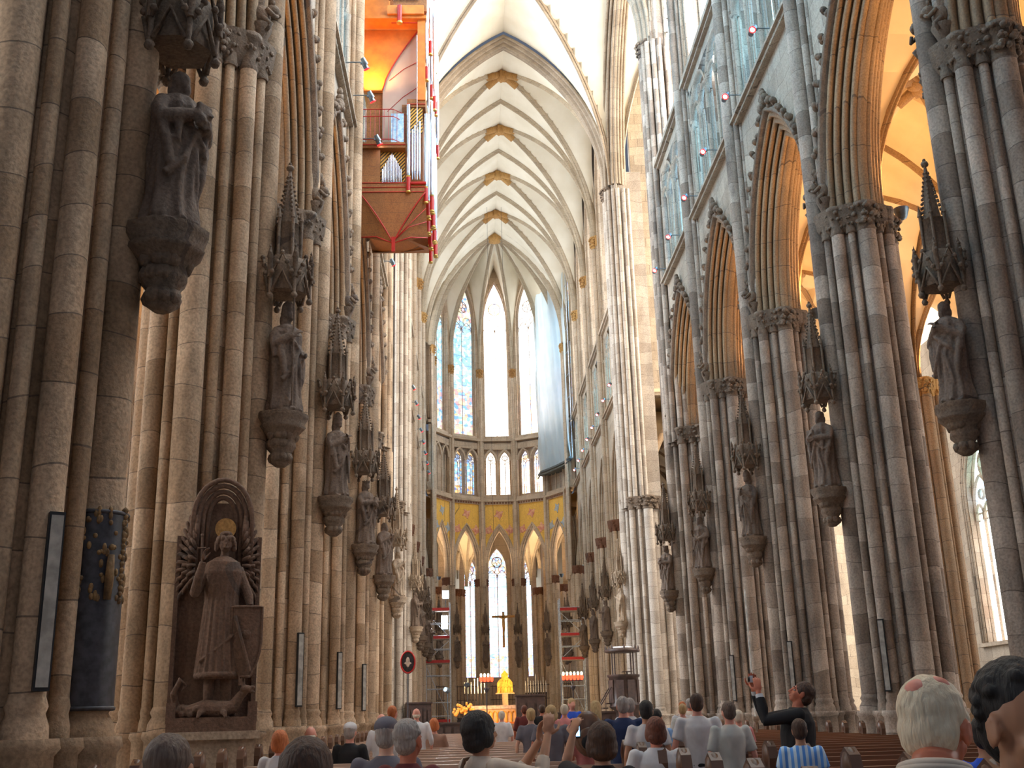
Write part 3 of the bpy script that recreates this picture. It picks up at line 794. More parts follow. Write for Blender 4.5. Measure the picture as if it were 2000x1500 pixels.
for k, mt, cm in (('nave', 'nave_stone', 'carved_stone'), ('grey', 'nave_stone_grey', 'carved_stone'), ('choir', 'choir_stone', 'gilt_leaf'), ('cross', 'crossing_stone', 'carved_stone')):
    m = MB(); leafy(m, (0, 0), .23, 31.4, ZV, 12, 3, 70); leafy(m, (.13, .33), .12, 31.5, ZV, 12, 4, 30); leafy(m, (.13, -.33), .12, 31.5, ZV, 12, 5, 30)
    UP[k] = (upshaft(.215, 31.5, mt), upshaft(.10, 31.5, mt), m.mesh('vault_capital', cm))
PIER_MESH_LAYOUT = shaft_layout()
plain('loudspeaker_grey', (.46, .43, .38), .8); plain('black_plastic', (.02, .02, .022), .7)
def speaker_column():
    r = empty('column_loudspeaker')
    m = MB(); m.box((0, 0, 0), (.13, .13, 1.5)); body = m.build('speaker_shade_housing', 'black_plastic', r)  # black sides stand in for the shadow beside the grey face
    m = MB(); m.box((-.068, 0, 0), (.012, .10, 1.44)); m.build('speaker_grille', 'loudspeaker_grey', r)
    m = MB()
    for z in (-.6, .6): m.box((.12, 0, z), (.14, .04, .04))
    m.build('wall_bracket', 'black_plastic', r)
    return r
def pier(x, y, rz, kit, label, corbel=True, pale=False, up=True, full=True, g=1.0):
    """local -x points to the nave"""
    K = KIT[kit]; U = UP[kit]
    r = empty('compound_pier', (x, y, 0), rz); tag(r, label, 'pier', 'moulded stone piers of the arcades')
    gs = (g, g, 1)
    inst('plinth', K['plinth'], r, scale=gs); inst('pier_core', K['core'], r, scale=gs); inst('capital', K['capital'], r, scale=gs)
    for (a, d, rr) in PIER_MESH_LAYOUT:
        if not full and (90 > a > -90 or a > 270) and rr < .1: continue
        inst('shaft', K[rr], r, (d * g * cos(rad(a)), d * g * sin(rad(a)), 0), rad(a), scale=(1 + (g - 1) * .5,) * 2 + (1,))
    MAIND = globals()['MAIND'] * g
    if up:
        inst('vault_shaft', U[0], r, (-MAIND, 0, 0))
        for s_ in (-1, 1): inst('vault_shaft', U[1], r, (-MAIND + .13, s_ * .33, 0))
        inst('vault_capital', U[2], r, (-MAIND, 0, 0))
        m = UPW[kit]; inst('wall_pilaster', m, r, scale=gs)
        if g > 1:
            for a in (35, 55, 80, 100, 125, 145):
                for sd in (-1, 1): inst('crossing_shaft', U[1], r, (-1.25 * g * .78 * abs(cos(rad(a / 1.6))), sd * .72 * g * sin(rad(a / 1.25)), 0), scale=(1.3, 1.3, 1.01))
        if kit in ('nave', 'grey'):
            for s_ in (-1, 1): inst('figure_corbel', grot, r, (-MAIND + .13, s_ * .36, 0), s_ * .5)
    if corbel:
        cx = -MAIND - .50
        c = inst('corbel', corb_p if pale else corb, r, (cx + .06, 0, 0))
        c = inst('canopy', can_bp if pale else can_b, r, (cx + .08, 0, 0))
        inst('spire', can_sp if pale else can_s, c)
        for q in range(6):
            t = pi / 6 + q * pi / 3
            inst('pinnacle', can_pp if pale else can_p, c, (.42 * cos(t + pi / 6), .42 * sin(t + pi / 6), 8.3))
    return r
UPW = {}
for k, mt in (('nave', 'nave_stone'), ('grey', 'nave_stone_grey'), ('choir', 'choir_stone'), ('cross', 'crossing_stone')):
    m = MB(); m.box((-.35, 0, 23), (.62, .96, 20.6)); m.box((0, 0, 23), (1.3, .7, 20.4))
    for s_ in (-1, 1):
        m.tube((-.62, s_ * .46, ZC), (-.62, s_ * .46, 33), .07, n=8, caps=False)
        m.tube((-.5, s_ * .6, 19.7), (-.5, s_ * .6, 36), .06, n=8, caps=False)
    UPW[k] = m.mesh('wall_pilaster', mt)
sp0 = speaker_column()
first = True
def place_speaker(x, y, rz, lab):
    global first
    o = sp0 if first else copy_tree(sp0); first = False
    o.location = (x, y, 2.25); o.rotation_euler = (0, 0, rz)
    tag(o, lab, 'loudspeaker', 'column loudspeakers on the piers')
sidew = {1: 'right', -1: 'left'}
for i in range(0, 6):
    for side in (-1, 1):
        if side > 0 and i == 5: continue
        kit = 'nave' if side < 0 else 'grey'
        n_ = {1: {4: 'nearest', 3: 'second', 2: 'third', 1: 'fourth', 0: 'fifth'}, -1: {5: 'nearest', 4: 'second', 3: 'third', 2: 'fourth', 1: 'fifth', 0: 'sixth'}}[side][i]
        pier(side * (PX if i else 7.3), NAVE[i], 0 if side > 0 else pi, kit, 'tall moulded stone pier with a statue, %s from the front in the %s row' % (n_, sidew[side]), pale=(side < 0 and i == 0), g=1.4 if i == 0 else 1.0)
        if i >= 1: place_speaker(side * (PX - .75), NAVE[i] - .72, pi / 3 if side > 0 else 2 * pi / 3, 'narrow grey column loudspeaker on the %s pier of the %s row' % (n_, sidew[side]))
for i in range(5):
    for side in (-1, 1):
        if i == 4: continue
        pier(side * (7.3 if i == 0 else PX + .05), CHOIR[i], 0 if side > 0 else pi, 'cross' if i == 0 else 'choir',
             ('tall pale stone pier between crossing and choir, %s side' % sidew[side]) if i == 0 else 'slender choir pier with gilded capitals, %s row, %s beyond the crossing' % (sidew[side], ordn[i - 1]), pale=(i == 0), full=False, g=1.4 if i == 0 else 1.0)
for k in range(8):
    v = avert(k, RA + .42); ang = math.atan2(v.y - YC, v.x)
    K = KIT['choir']
    r = empty('apse_pier', (v.x, v.y, 0), ang); tag(r, 'slender apse pier below the painted frieze, %s counting from the left' % ordn[k], 'pier', 'slender piers of the apse')
    sc_ = .55
    for nm in ('plinth', 'pier_core'): inst(nm, K['plinth' if nm == 'plinth' else 'core'], r, scale=(sc_, sc_, 1))
    inst('capital', K['capital'], r, scale=(sc_, sc_, 1))
    for (a, d, rr) in PIER_MESH_LAYOUT: inst('shaft', K[rr], r, (d * sc_ * cos(rad(a)), d * sc_ * sin(rad(a)), 0), rad(a), scale=(.75, .75, 1))
    inst('vault_shaft', UP['choir'][0], r, (-.62, 0, 0), scale=(.7, .7, 1)); inst('vault_capital', UP['choir'][2], r, (-.62, 0, -.3), scale=(.7, .7, 1))
    for s_ in (-1, 1): inst('vault_shaft', UP['choir'][1], r, (-.52, s_ * .2, 0))
    c = inst('corbel', corb, r, (-1.0, 0, 0), scale=(.8, .8, 1)); c = inst('canopy', can_b, r, (-1.0, 0, 0), scale=(.8, .8, 1)); inst('spire', can_s, c)
# piers between the two right aisles, and responds in the ambulatory
m_kit = pier_kit('arch_stone', 'gilt_leaf', z1=12.1)
for i in range(0, 6):
    r = empty('aisle_pier', (14.2, NAVE[i], 0), 0); tag(r, 'smaller clustered pier with gilded capital between the two right aisles, %s before the transept' % ordn[i], 'pier', 'clustered piers between the aisles')
    for nm, me in (('plinth', m_kit['plinth']), ('pier_core', m_kit['core']), ('capital', m_kit['capital'])): inst(nm, me, r, scale=(.72, .72, 1))
    for (a, d, rr) in PIER_MESH_LAYOUT: inst('shaft', m_kit[rr], r, (d * .72 * cos(rad(a)), d * .72 * sin(rad(a)), 0), rad(a), scale=(.85, .85, 1))
for i in range(1, 6):
    r = empty('wall_respond', (-14.0, NAVE[i], 0), 0); tag(r, 'clustered half pier with gilded capital on the left aisle wall, %s before the transept' % ordn[i], 'pier', 'half piers on the left aisle wall')
    for nm, me in (('plinth', m_kit['plinth']), ('pier_core', m_kit['core']), ('capital', m_kit['capital'])): inst(nm, me, r, scale=(.6, .6, 1))
    for (a, d, rr) in PIER_MESH_LAYOUT[:8]: inst('shaft', m_kit[rr], r, (d * .6 * cos(rad(a)), d * .6 * sin(rad(a)), 0), rad(a), scale=(.85, .85, 1))
for j, a in enumerate((-72, -48, -27, -16, 16, 27, 48, 72)):
    v = aw(a, RW - .3 if abs(a) > 20 else 14.2)
    r = empty('ambulatory_pier', (v.x, v.y, 0), 0); tag(r, 'clustered pier with red gilded capital behind the apse, %s counting from the left' % ordn[j], 'pier', 'clustered piers round the ambulatory')
    for nm, me in (('plinth', KIT['choir']['plinth']), ('pier_core', KIT['choir']['core']), ('capital', KIT['choir']['capital'])): inst(nm, me, r, scale=(.7, .7, 1))
    for (q, d, rr) in PIER_MESH_LAYOUT: inst('shaft', KIT['choir'][rr], r, (d * .7 * cos(rad(q)), d * .7 * sin(rad(q)), 0), rad(q), scale=(.85, .85, 1))
# walls above the arcade between clerestory and vault never show; close the west end above the arcade level

# outer shell of the ambulatory chapels, closes the view between them
m = MB(); rows = [[(sin(rad(a)) * 17.4, YC + cos(rad(a)) * 17.8, z) for a in range(-105, 106, 7)] for z in (-.2, 19.3)]
m.grid(rows, False); st(m.build('wall_back', 'aisle_plaster'), 'outer wall of the chapels round the apse', 'wall')
m = MB(); rows = [[(sin(rad(a)) * r, YC + cos(rad(a)) * r, 19.35) for a in range(-105, 106, 7)] for r in (6.4, 18)]
m.grid(rows, False); st(m.build('ceiling', 'aisle_plaster'), 'roof over the ambulatory chapels', 'ceiling')
m = MB(); m.box((6.75, 92, 22.3), (.3, 5.5, 5.8)); st(m.build('wall_right', 'choir_stone'), 'short wall closing the choir passage beside the apse, south', 'wall')
m = MB(); m.box((-6.75, 92, 22.3), (.3, 5.5, 5.8)); st(m.build('wall_left', 'choir_stone'), 'short wall closing the choir passage beside the apse, north', 'wall')

for s_ in (-1, 1):
    nm_ = 'wall_right' if s_ > 0 else 'wall_left'; wd = 'south' if s_ > 0 else 'north'
    m = MB(); m.box((s_ * 29.3, 53.2, 3.2), (.5, 17, 6.8)); m.box((s_ * 29.3, 45.6, 24), (.5, 1.6, 38)); m.box((s_ * 29.3, 60.8, 24), (.5, 1.6, 38)); m.box((s_ * 29.3, 53.2, 40.5), (.5, 17, 6))
    st(m.build(nm_, 'wall_stone'), 'end wall of the %s transept round its great window' % wd, 'wall')
    m = MB(); m.box((s_ * 21.9, 68.4, 9.5), (15.4, .4, 19.4)); st(m.build(nm_, 'wall_stone'), 'wall closing the east side aisle of the %s transept' % wd, 'wall')
    m = MB(); m.box((s_ * 21.9, 64.8, 19.3), (15.4, 7.4, .2)); m.box((s_ * 10.9, 65, 19.3), (7, 8, .2)); st(m.build('ceiling', 'aisle_plaster'), 'roof of the east aisle of the %s transept' % wd, 'ceiling')
FL = -.2
# ---------------------------------------------------------------- carved figures
def remeshed(mb, name, mat, vox, it=2, fac=.5):
    me = mb.mesh(name, mat); o = bpy.data.objects.new(name, me); C.objects.link(o)
    r = o.modifiers.new('r', 'REMESH'); r.mode = 'VOXEL'; r.voxel_size = vox; r.use_smooth_shade = True
    if it: s = o.modifiers.new('s', 'SMOOTH'); s.iterations = it; s.factor = fac
    dg = bpy.context.evaluated_depsgraph_get()
    out = bpy.data.meshes.new_from_object(o.evaluated_get(dg)); out.name = name
    bpy.data.objects.remove(o); bpy.data.meshes.remove(me)
    if not out.materials: out.materials.append(MATS[mat])
    return out
def hand(mb, w, d, palm, s=1, curl=.6, side=1, grip=False):
    """five separate fingers and a thumb. w wrist, d direction of the fingers, palm normal"""
    w = Vector(w); d = Vector(d).normalized(); pn = Vector(palm); pn = (pn - d * pn.dot(d)).normalized(); x = d.cross(pn) * side
    k = s
    mb.ball(w + d * .045 * k, (.042 * k, .047 * k, .016 * k), 10, 7, Matrix((x, d, pn)).transposed())
    for i, (off, L) in enumerate(((-.030, .070), (-.010, .082), (.010, .076), (.030, .058))):
        p = w + d * .082 * k + x * off * k; dd = d.copy(); pts = [w + d * .05 * k + x * off * .8 * k, p]
        for j in range(3):
            dd = (dd + pn * curl * (.55 if j else .35) + x * off * 2.0).normalized(); p = p + dd * L * k * (.42, .32, .26)[j]; pts.append(p)
        mb.path(pts, [.0095 * k, .0098 * k, .009 * k, .0082 * k, .0068 * k], 7)
        mb.ball(pts[-1], .0068 * k, 6, 4)
    b = w + d * .02 * k - x * .030 * k; t1 = b + (d * .55 - x * .75 + pn * .25).normalized() * .045 * k
    t2 = t1 + (d * .9 - x * .3 + pn * (.3 + curl * .4)).normalized() * .036 * k; t3 = t2 + (d + pn * (.2 + curl * .5)).normalized() * .026 * k
    mb.path([w + d * .02 * k, b, t1, t2, t3], [.014 * k, .0145 * k, .012 * k, .0105 * k, .008 * k], 7); mb.ball(t3, .008 * k, 6, 4)
def robe_figure(var, H=1.8):
    """draped standing saint facing -x"""
    m = MB(); rnd = random.Random(var); s = H / 1.8
    ph = rnd.uniform(0, 6)
    def fold(t, z):
        q = 1 + (.075 * sin(8 * t + ph + z * 2.2) + .05 * sin(13 * t - z * 3 + ph)) * min(1, 1.4 - z * .6)
        return q * (1 + .14 * abs(sin(t)))
    lean = rnd.uniform(-.03, .03)
    m.lathe([(.0, 0), (.26, 0), (.27, .06), (.235, .3), (.225, .6), (.235, .85), (.22, 1.02), (.225, 1.18), (.235, 1.34), (.19, 1.46), (.09, 1.53), (.0, 1.55)], (0, 0), 48, fold, cap=False)
    m.tube((0, 0, 1.45), (-.02, 0, 1.62), .07, .062, 12)
    m.ball((-.035, 0, 1.70), (.098, .08, .115), 14, 10); m.ball((-.125, 0, 1.69), (.025, .014, .025), 6, 5); m.ball((-.10, 0, 1.64), (.04, .05, .03), 8, 6)
    hair = [(.0, 0, 1.73, .115, .10, .105), (.045, 0, 1.62, .08, .10, .12)]
    for (x, y, z, a, b, c) in hair: m.ball((x, y, z), (a, b, c), 14, 9, f=lambda d: 1 + .06 * sin(14 * d.y + 9 * d.z))
    if var % 2 == 0: m.ball((-.115, 0, 1.585), (.045, .045, .085), 8, 7)      # beard
    if var % 4 == 1:                                                         # tall hat
        m.lathe([(.10, 1.76), (.115, 1.8), (.10, 1.9), (.03, 1.98)], (-.02, 0), 12)
    if var % 4 == 3:
        for k in range(8): m.ball((-.02 + .1 * cos(k * pi / 4), .1 * sin(k * pi / 4), 1.83), .03, 6, 4)
        m.lathe([(.1, 1.77), (.105, 1.82)], (-.02, 0), 12)
    # arms, wide sleeves
    for sd in (-1, 1):
        sh = Vector((0, sd * .21, 1.4))
        if var % 3 == 0: el = Vector((-.10, sd * .31, 1.12)); ha = Vector((-.34, sd * .07, 1.17 + .03 * sd))
        elif var % 3 == 1: el = Vector((.0, sd * .32, 1.1)); ha = Vector((-.26, sd * .16, 1.28 if sd > 0 else 1.0))
        else: el = Vector((-.06, sd * .30, 1.1)); ha = Vector((-.27, sd * .03, 1.33))
        m.path([sh, (sh + el) / 2 + Vector((.02, sd * .02, 0)), el, (el + ha) / 2, ha], [.085, .095, .095, .085, .06], 12)
        m.path([el, el + Vector((-.03, 0, -.2)), (el + ha) / 2 + Vector((0, 0, -.28)), (el + ha) / 2 + Vector((0, 0, -.05))], [.05, .045, .035, .05], 8)
        d = (ha - el).normalized(); hand(m, ha, d, (0, -sd, -.1), 1.15, .7, sd)
    # mantle falling from the arms
    for sd in (-1, 1):
        m.path([(-.06, sd * .27, 1.2), (-.14, sd * .27, .9), (-.17, sd * .23, .62), (-.15, sd * .2, .45 + .1 * sd)], [.06, .055, .05, .02], 10)
        m.path([(-.16, sd * .1, 1.1), (-.24, sd * .06, .8), (-.22, sd * .12, .5), (-.2, sd * .14, .3)], [.05, .035, .03, .02], 8)
    m.path([(-.05, .24, 1.35), (-.24, .06, 1.15), (-.24, -.14, .95), (-.08, -.27, .75)], [.05, .04, .04, .05], 10)
    m.path([(-.05, -.24, 1.38), (-.25, -.02, 1.05), (-.26, .12, .7), (-.14, .26, .5)], [.045, .035, .035, .045], 10)
    if var % 3 == 0: m.box((-.37, 0, 1.2), (.06, .2, .26))
    if var % 3 == 1: m.tube((-.3, .17, .05), (-.27, .17, 1.95), .02, n=8); m.ball((-.27, .17, 1.98), .045, 8, 6)
    if var % 3 == 2 and var > 3: m.tube((-.3, -.1, .3), (-.28, -.02, 1.2), .022, n=8)
    m.box((-.0, 0, -.03), (.5, .5, .08)); m.ball((-.24, .09, .03), (.08, .04, .04), 8, 5); m.ball((-.24, -.09, .03), (.08, .04, .04), 8, 5)
    m.v = [(x * s, y * s, z * s) for x, y, z in m.v]
    return m
SM = [remeshed(robe_figure(v), 'saint_figure', 'statue_stone', .017, 1, .4) for v in range(6)]
SMP = remeshed(robe_figure(2), 'saint_figure', 'statue_pale', .02, 1, .4)
poses = ['holding a book', 'with a tall hat and a staff', 'bearded with hands clasped', 'crowned and holding a book', 'bearded with one raised hand and a staff', 'with joined hands holding a rod']
def statue(x, y, rz, v, label, pale=False, sc_=1.0, z=6.0):
    o = inst('saint_statue', SMP if pale else SM[v], None, (x, y, z + .03), rz, (sc_,) * 3)
    tag(o, label, 'statue', 'stone saints on the piers')
order = {(-1, 5): 0, (-1, 4): 1, (-1, 3): 5, (-1, 2): 3, (-1, 1): 2, (-1, 0): 2, (1, 4): 2, (1, 3): 0, (1, 2): 5, (1, 1): 4, (1, 0): 3}
nm = {1: {4: 'nearest', 3: 'second', 2: 'third', 1: 'fourth', 0: 'fifth'}, -1: {5: 'nearest', 4: 'second', 3: 'third', 2: 'fourth', 1: 'fifth', 0: 'sixth'}}
for (side, i), v in order.items():
    pl = side < 0 and i == 0
    statue(side * (PX - MAIND - .46 - (.02 if i == 0 else 0)), NAVE[i], (0 if side > 0 else pi) + (.5 * side), v, 'saint %s, %s %s nave pier' % (poses[v], nm[side][i], sidew[side]) if not pl else 'pale stone saint with clasped hands on the sixth pier of the left row', pale=pl)
for i in range(4):
    for side in (-1, 1):
        v = (i * 2 + (side > 0)) % 6
        statue(side * (PX + .05 - MAIND - .46), CHOIR[i], 0 if side > 0 else pi, v, 'saint %s, %s %s choir pier' % (poses[v], ordn[i], sidew[side]), pale=(i == 0 and side > 0))
for k in range(8):
    v = avert(k, RA + .42 - 1.0); ang = math.atan2(v.y - YC, v.x)
    o = inst('saint_statue', SM[k % 6], None, (v.x, v.y, 6.03), ang, (.85, .85, .95)); tag(o, 'small dark saint on the apse pier, %s counting from the left' % ordn[k], 'statue', 'stone saints on the piers')

# ---------------------------------------------------------------- winged archangel group in front of the second left pier
ang = empty('archangel_sculpture', (-6.11, 15.45, 0), rad(14))
tag(ang, 'large dark carved winged archangel with shield standing on a dragon before the second left pier', 'sculpture')
m = MB(); m.box((0, .05, .42), (1.12, 1.0, 1.24)); m.box((0, .02, 1.06), (1.24, 1.12, .1)); m.box((0, .02, -.13), (1.3, 1.18, .14)); m.box((0, .02, 0), (1.22, 1.1, .12))
m.build('pedestal', 'statue_pale', ang)
m = MB(); m.box((0, .32, 2.45), (1.14, .14, 2.6)); m.box((0, 0, 1.2), (1.14, .85, .18))
for s_ in (-1, 1): m.box((s_ * .52, -.3, 1.35), (.12, .14, .26)); m.box((s_ * .55, .25, 2.45), (.06, .2, 2.6))
m.box((.02, .30, 3.88), (.62, .06, .74)); m.build('backboard', 'angel_wood', ang)
m = MB()
for q in range(4):
    w0 = .20 + q * .07
    pts = [(-w0, 3.2)] + [(-x, 3.98 + z) for x, z in [(w0 * cos(pi * k_ / 14), (.34 + q * .08) * sin(pi * k_ / 14)) for k_ in range(15)]] + [(w0, 3.2)]
    m.path([(x + .02, .22 - .04 * q + .0, z) for x, z in pts], .036, 7)
m.build('halo_arch', 'angel_wood', ang)
m = MB(); m.tube((.07, .14, 3.86), (.07, .10, 3.86), .145, n=24); m.build('halo', 'gilt_leaf', ang)
for s_ in (-1, 1):
    m = MB()
    for row, (nf, L, r0) in enumerate(((13, .50, .034), (11, .36, .032), (8, .22, .03))):
        for i in range(nf):
            t = i / (nf - 1); base = Vector((s_ * (.22 + .20 * t * 0 + .1), .16 - .05 * row, 3.72 - .55 * t)); a_ = rad(84 - 120 * t)
            d = Vector((s_ * cos(a_) * .55, -.02, sin(a_)))
            m.path([base, base + d * L * .5 + Vector((0, -.02, 0)), base + d * L * .85, base + d * L + Vector((-s_ * .02, 0, -.03))], [r0 * .8, r0, r0 * .8, r0 * .3], 6)
    m.build('wing', 'angel_wood', ang)
m = MB()
def afold(t, z): return (1 + .05 * sin(22 * t) * (1 if z < 3.05 else .2)) * (1 + .12 * abs(cos(t)))
m.lathe([(.0, 1.78), (.27, 1.78), (.28, 1.85), (.25, 2.2), (.22, 2.6), (.20, 2.85), (.22, 3.05), (.235, 3.2), (.2, 3.34), (.09, 3.42), (0, 3.44)], (.06, -.1), 60, afold, cap=False)
m.tube((.06, -.08, 3.35), (.07, -.1, 3.52), .06, .055, 12)
m.ball((.075, -.13, 3.60), (.085, .098, .118), 16, 11); m.ball((.075, -.225, 3.59), (.014, .03, .026), 6, 5)
m.ball((.075, -.20, 3.545), (.045, .035, .03), 8, 6)
for k in range(16): t = k * pi / 8; m.ball((.075 + .10 * cos(t), -.10 + .10 * sin(t) * 1.0, 3.66 + .03 * sin(5 * t)), .042, 6, 5)
for k in range(6): m.ball((.075 + (.115 if k % 2 else -.115), -.08, 3.62 - .04 * (k // 2)), .042, 6, 5)
m.ball((.075, -.1, 3.74), (.09, .09, .05), 10, 6)
# arms
m.path([(-.13, -.08, 3.27), (-.24, -.16, 3.08), (-.3, -.22, 2.92), (-.27, -.3, 3.1), (-.22, -.34, 3.32)], [.085, .08, .075, .06, .045], 12)
hand(m, (-.215, -.345, 3.34), (.05, -.05, 1), (.9, -.2, 0), 1.25, 1.1, -1)
m.path([(.25, -.08, 3.26), (.34, -.1, 3.05), (.42, -.16, 2.86), (.44, -.22, 2.74)], [.085, .08, .065, .045], 12)
hand(m, (.44, -.22, 2.74), (.1, -.2, -.9), (-.2, -.8, 0), 1.2, .9, 1)
# legs and feet
for s_ in (-1, 1):
    m.path([(.06 + s_ * .1, -.1, 1.85), (.06 + s_ * .11, -.12, 1.62), (.06 + s_ * .12, -.12, 1.4)], [.085, .075, .05], 10); m.ball((.06 + s_ * .13, -.2, 1.39), (.045, .1, .035), 8, 6)
# sash and hem
m.path([(-.2, -.28, 2.0), (.0, -.34, 2.15), (.2, -.33, 2.32), (.3, -.2, 2.45)], [.02, .024, .024, .02], 8)
m.lathe([(.285, 1.8), (.295, 1.83), (.285, 1.86)], (.06, -.1), 40, lambda t, z: 1.1)
fig = remeshed(m, 'angel_figure', 'angel_wood', .0085, 0)
inst('angel_figure', fig, ang)
m = MB(); m.tube((-.235, -.37, 3.30), (-.25, -.36, 3.66), .012, n=8); m.ball((-.25, -.36, 3.68), .024, 8, 6); m.tube((-.30, -.37, 3.50), (-.19, -.37, 3.51), .011, n=8)
m.build('cross_staff', 'angel_wood', ang)
m = MB(); m.tube((.24, -.36, 2.6), (.47, -.40, 1.86), .022, .016, n=8); m.build('sword_sheath', 'angel_wood', ang)
m = MB()
rows = []
for j in range(9):
    v = j / 8; ww = .20 * (1 - max(0, v - .45) ** 2 * 2.2)
    rows.append([(.40 + ww * u, -.30 - .05 * (1 - u * u), 2.72 - v * .92) for u in [-1 + q / 4 for q in range(9)]])
m.grid(rows); m.grid([[Vector(p) + Vector((0, .04, 0)) for p in r] for r in rows], flip=True)
m.path([rows[0][i] for i in range(9)] + [rows[j][8] for j in range(1, 9)] + [rows[8][i] for i in range(7, -1, -1)] + [rows[j][0] for j in range(7, 0, -1)], .02, 6, True)
m.ball((.40, -.34, 2.35), (.07, .03, .07), 8, 6)
m.build('shield', 'angel_wood', ang)
m = MB(); rnd = random.Random(11)
m.path([(-.45, -.1, 1.42), (-.3, -.22, 1.36), (-.1, -.25, 1.4), (.1, -.28, 1.38), (.28, -.3, 1.42), (.36, -.32, 1.56), (.42, -.36, 1.62)], [.05, .09, .12, .12, .09, .06, .05], 12)
m.ball((.43, -.38, 1.64), (.085, .06, .05), 10, 7); m.ball((.5, -.39, 1.66), (.05, .035, .025), 8, 5); m.ball((.5, -.39, 1.6), (.045, .03, .018), 8, 5)
for q in range(3): m.path([(.4 - q * .03, -.36, 1.68), (.40 - q * .04, -.36, 1.78 + .03 * q)], [.02, .006], 5)
m.path([(-.45, -.1, 1.42), (-.5, -.2, 1.6), (-.42, -.25, 1.78), (-.34, -.2, 1.7), (-.4, -.2, 1.62)], [.05, .045, .04, .03, .015], 8)
for q in range(18): m.ball((rnd.uniform(-.4, .3), -.3 + rnd.uniform(-.05, .1), 1.32 + rnd.uniform(0, .1)), .05, 6, 5)
for s_ in (-1, 1): m.path([(.1 * s_, -.3, 1.38), (.16 * s_, -.42, 1.34), (.18 * s_, -.46, 1.28)], [.05, .035, .02], 8)
inst('dragon', remeshed(m, 'dragon', 'angel_wood', .011, 0), ang)

# ---------------------------------------------------------------- dark epitaph wrapped round the shaft of the nearest left pier
ep = empty('epitaph', (-PX + MAIND, NAVE[5], 0), 0); tag(ep, 'dark epitaph with gilt relief wrapped round the shaft of the nearest left pier', 'epitaph')
plain('epitaph_dark', (.055, .05, .06), .45, col2=(.02, .018, .02), nscale=14)
m = MB(); r0 = .245
rows = [[(r0 * cos(a), r0 * sin(a), z) for a in [rad(-140 + 8 * q) for q in range(36)]] for z in (1.36, 3.12)]
m.grid(rows); m.grid([[(p[0] * 1.08, p[1] * 1.08, p[2]) for p in r] for r in rows]); 
for z in (1.36, 3.1): m.path([(r0 * 1.06 * cos(rad(-140 + 8 * q)), r0 * 1.06 * sin(rad(-140 + 8 * q)), z) for q in range(36)], .022, 6)
m.build('tablet', 'epitaph_dark', ep)
m = MB(); rnd = random.Random(2)
for q in range(60):
    a = rad(rnd.uniform(-120, 20)); z = rnd.uniform(2.3, 3.12)
    m.ball((.262 * cos(a), .262 * sin(a), z), (.022, .022, rnd.uniform(.02, .05)), 7, 5)
a = rad(-45); c = Vector((.29 * cos(a), .29 * sin(a), 0))
m.path([c + Vector((0, 0, 2.3)), c + Vector((.01, -.01, 2.5)), c + Vector((.01, -.01, 2.7))], [.035, .042, .03], 8); m.ball(c + Vector((.01, -.01, 2.77)), .03, 8, 6)
a = rad(-10)
for q in range(16): m.ball((.262 * cos(a), .262 * sin(a), 2.3 + q * .055), (.03, .03, .035), 7, 5, f=lambda d: 1 + .3 * sin(8 * d.z))
stone('dull_gilt', (.34, .2, .08), (.2, .1, .04), dark=(.05, .03, .02), stain=.8, jh=60, nsc=9); m.build('gilt_relief', 'dull_gilt', ep)

# ---------------------------------------------------------------- organ hanging from the left clerestory
stone('organ_oak', (.42, .17, .05), (.36, .14, .04), dark=(.22, .07, .02), stain=.4, jh=.34, nsc=5, rough=.5, bump=.1)
plain('organ_inner', (.80, .26, .04), .5, col2=(.62, .18, .03), nscale=3)
plain('organ_red', (.55, .02, .015), .4, col2=(.45, .015, .01))
plain('organ_white', (.62, .52, .44), .5, col2=(.52, .43, .36), nscale=1.2)
plain('pipe_metal', (.72, .76, .84), .22, .85, col2=(.60, .64, .74)); plain('pipe_rim', (.9, .62, .15), .3, .7)
plain('shadow_black', (.015, .012, .01), .8)
m_, n_, l_, p_ = newmat('organ_stripe')
tc = n_.new('ShaderNodeTexCoord'); sx = n_.new('ShaderNodeSeparateXYZ'); l_.new(tc.outputs['Object'], sx.inputs[0])
q_ = mth(n_, l_, 'ADD', sx.outputs[0], mth(n_, l_, 'MULTIPLY', sx.outputs[2], -.9))
l_.new(mix(n_, l_, mth(n_, l_, 'GREATER_THAN', mth(n_, l_, 'FRACT', mth(n_, l_, 'MULTIPLY', q_, 8.5)), .55), (.75, .42, .06), (.03, .015, .01)), p_.inputs['Base Color'])
OX0, OX1, OY0, OY1 = -6.05, -3.9, 32.4, 37.3
org = empty('swallow_nest_organ', (0, 0, 0)); tag(org, 'tall red and oak organ case with silver pipes hanging high on the left nave wall', 'organ')
def opart(fn, nm, mt, par=None): m = MB(); fn(m); return m.build(nm, mt, par or org)
ym = (OY0 + OY1) / 2
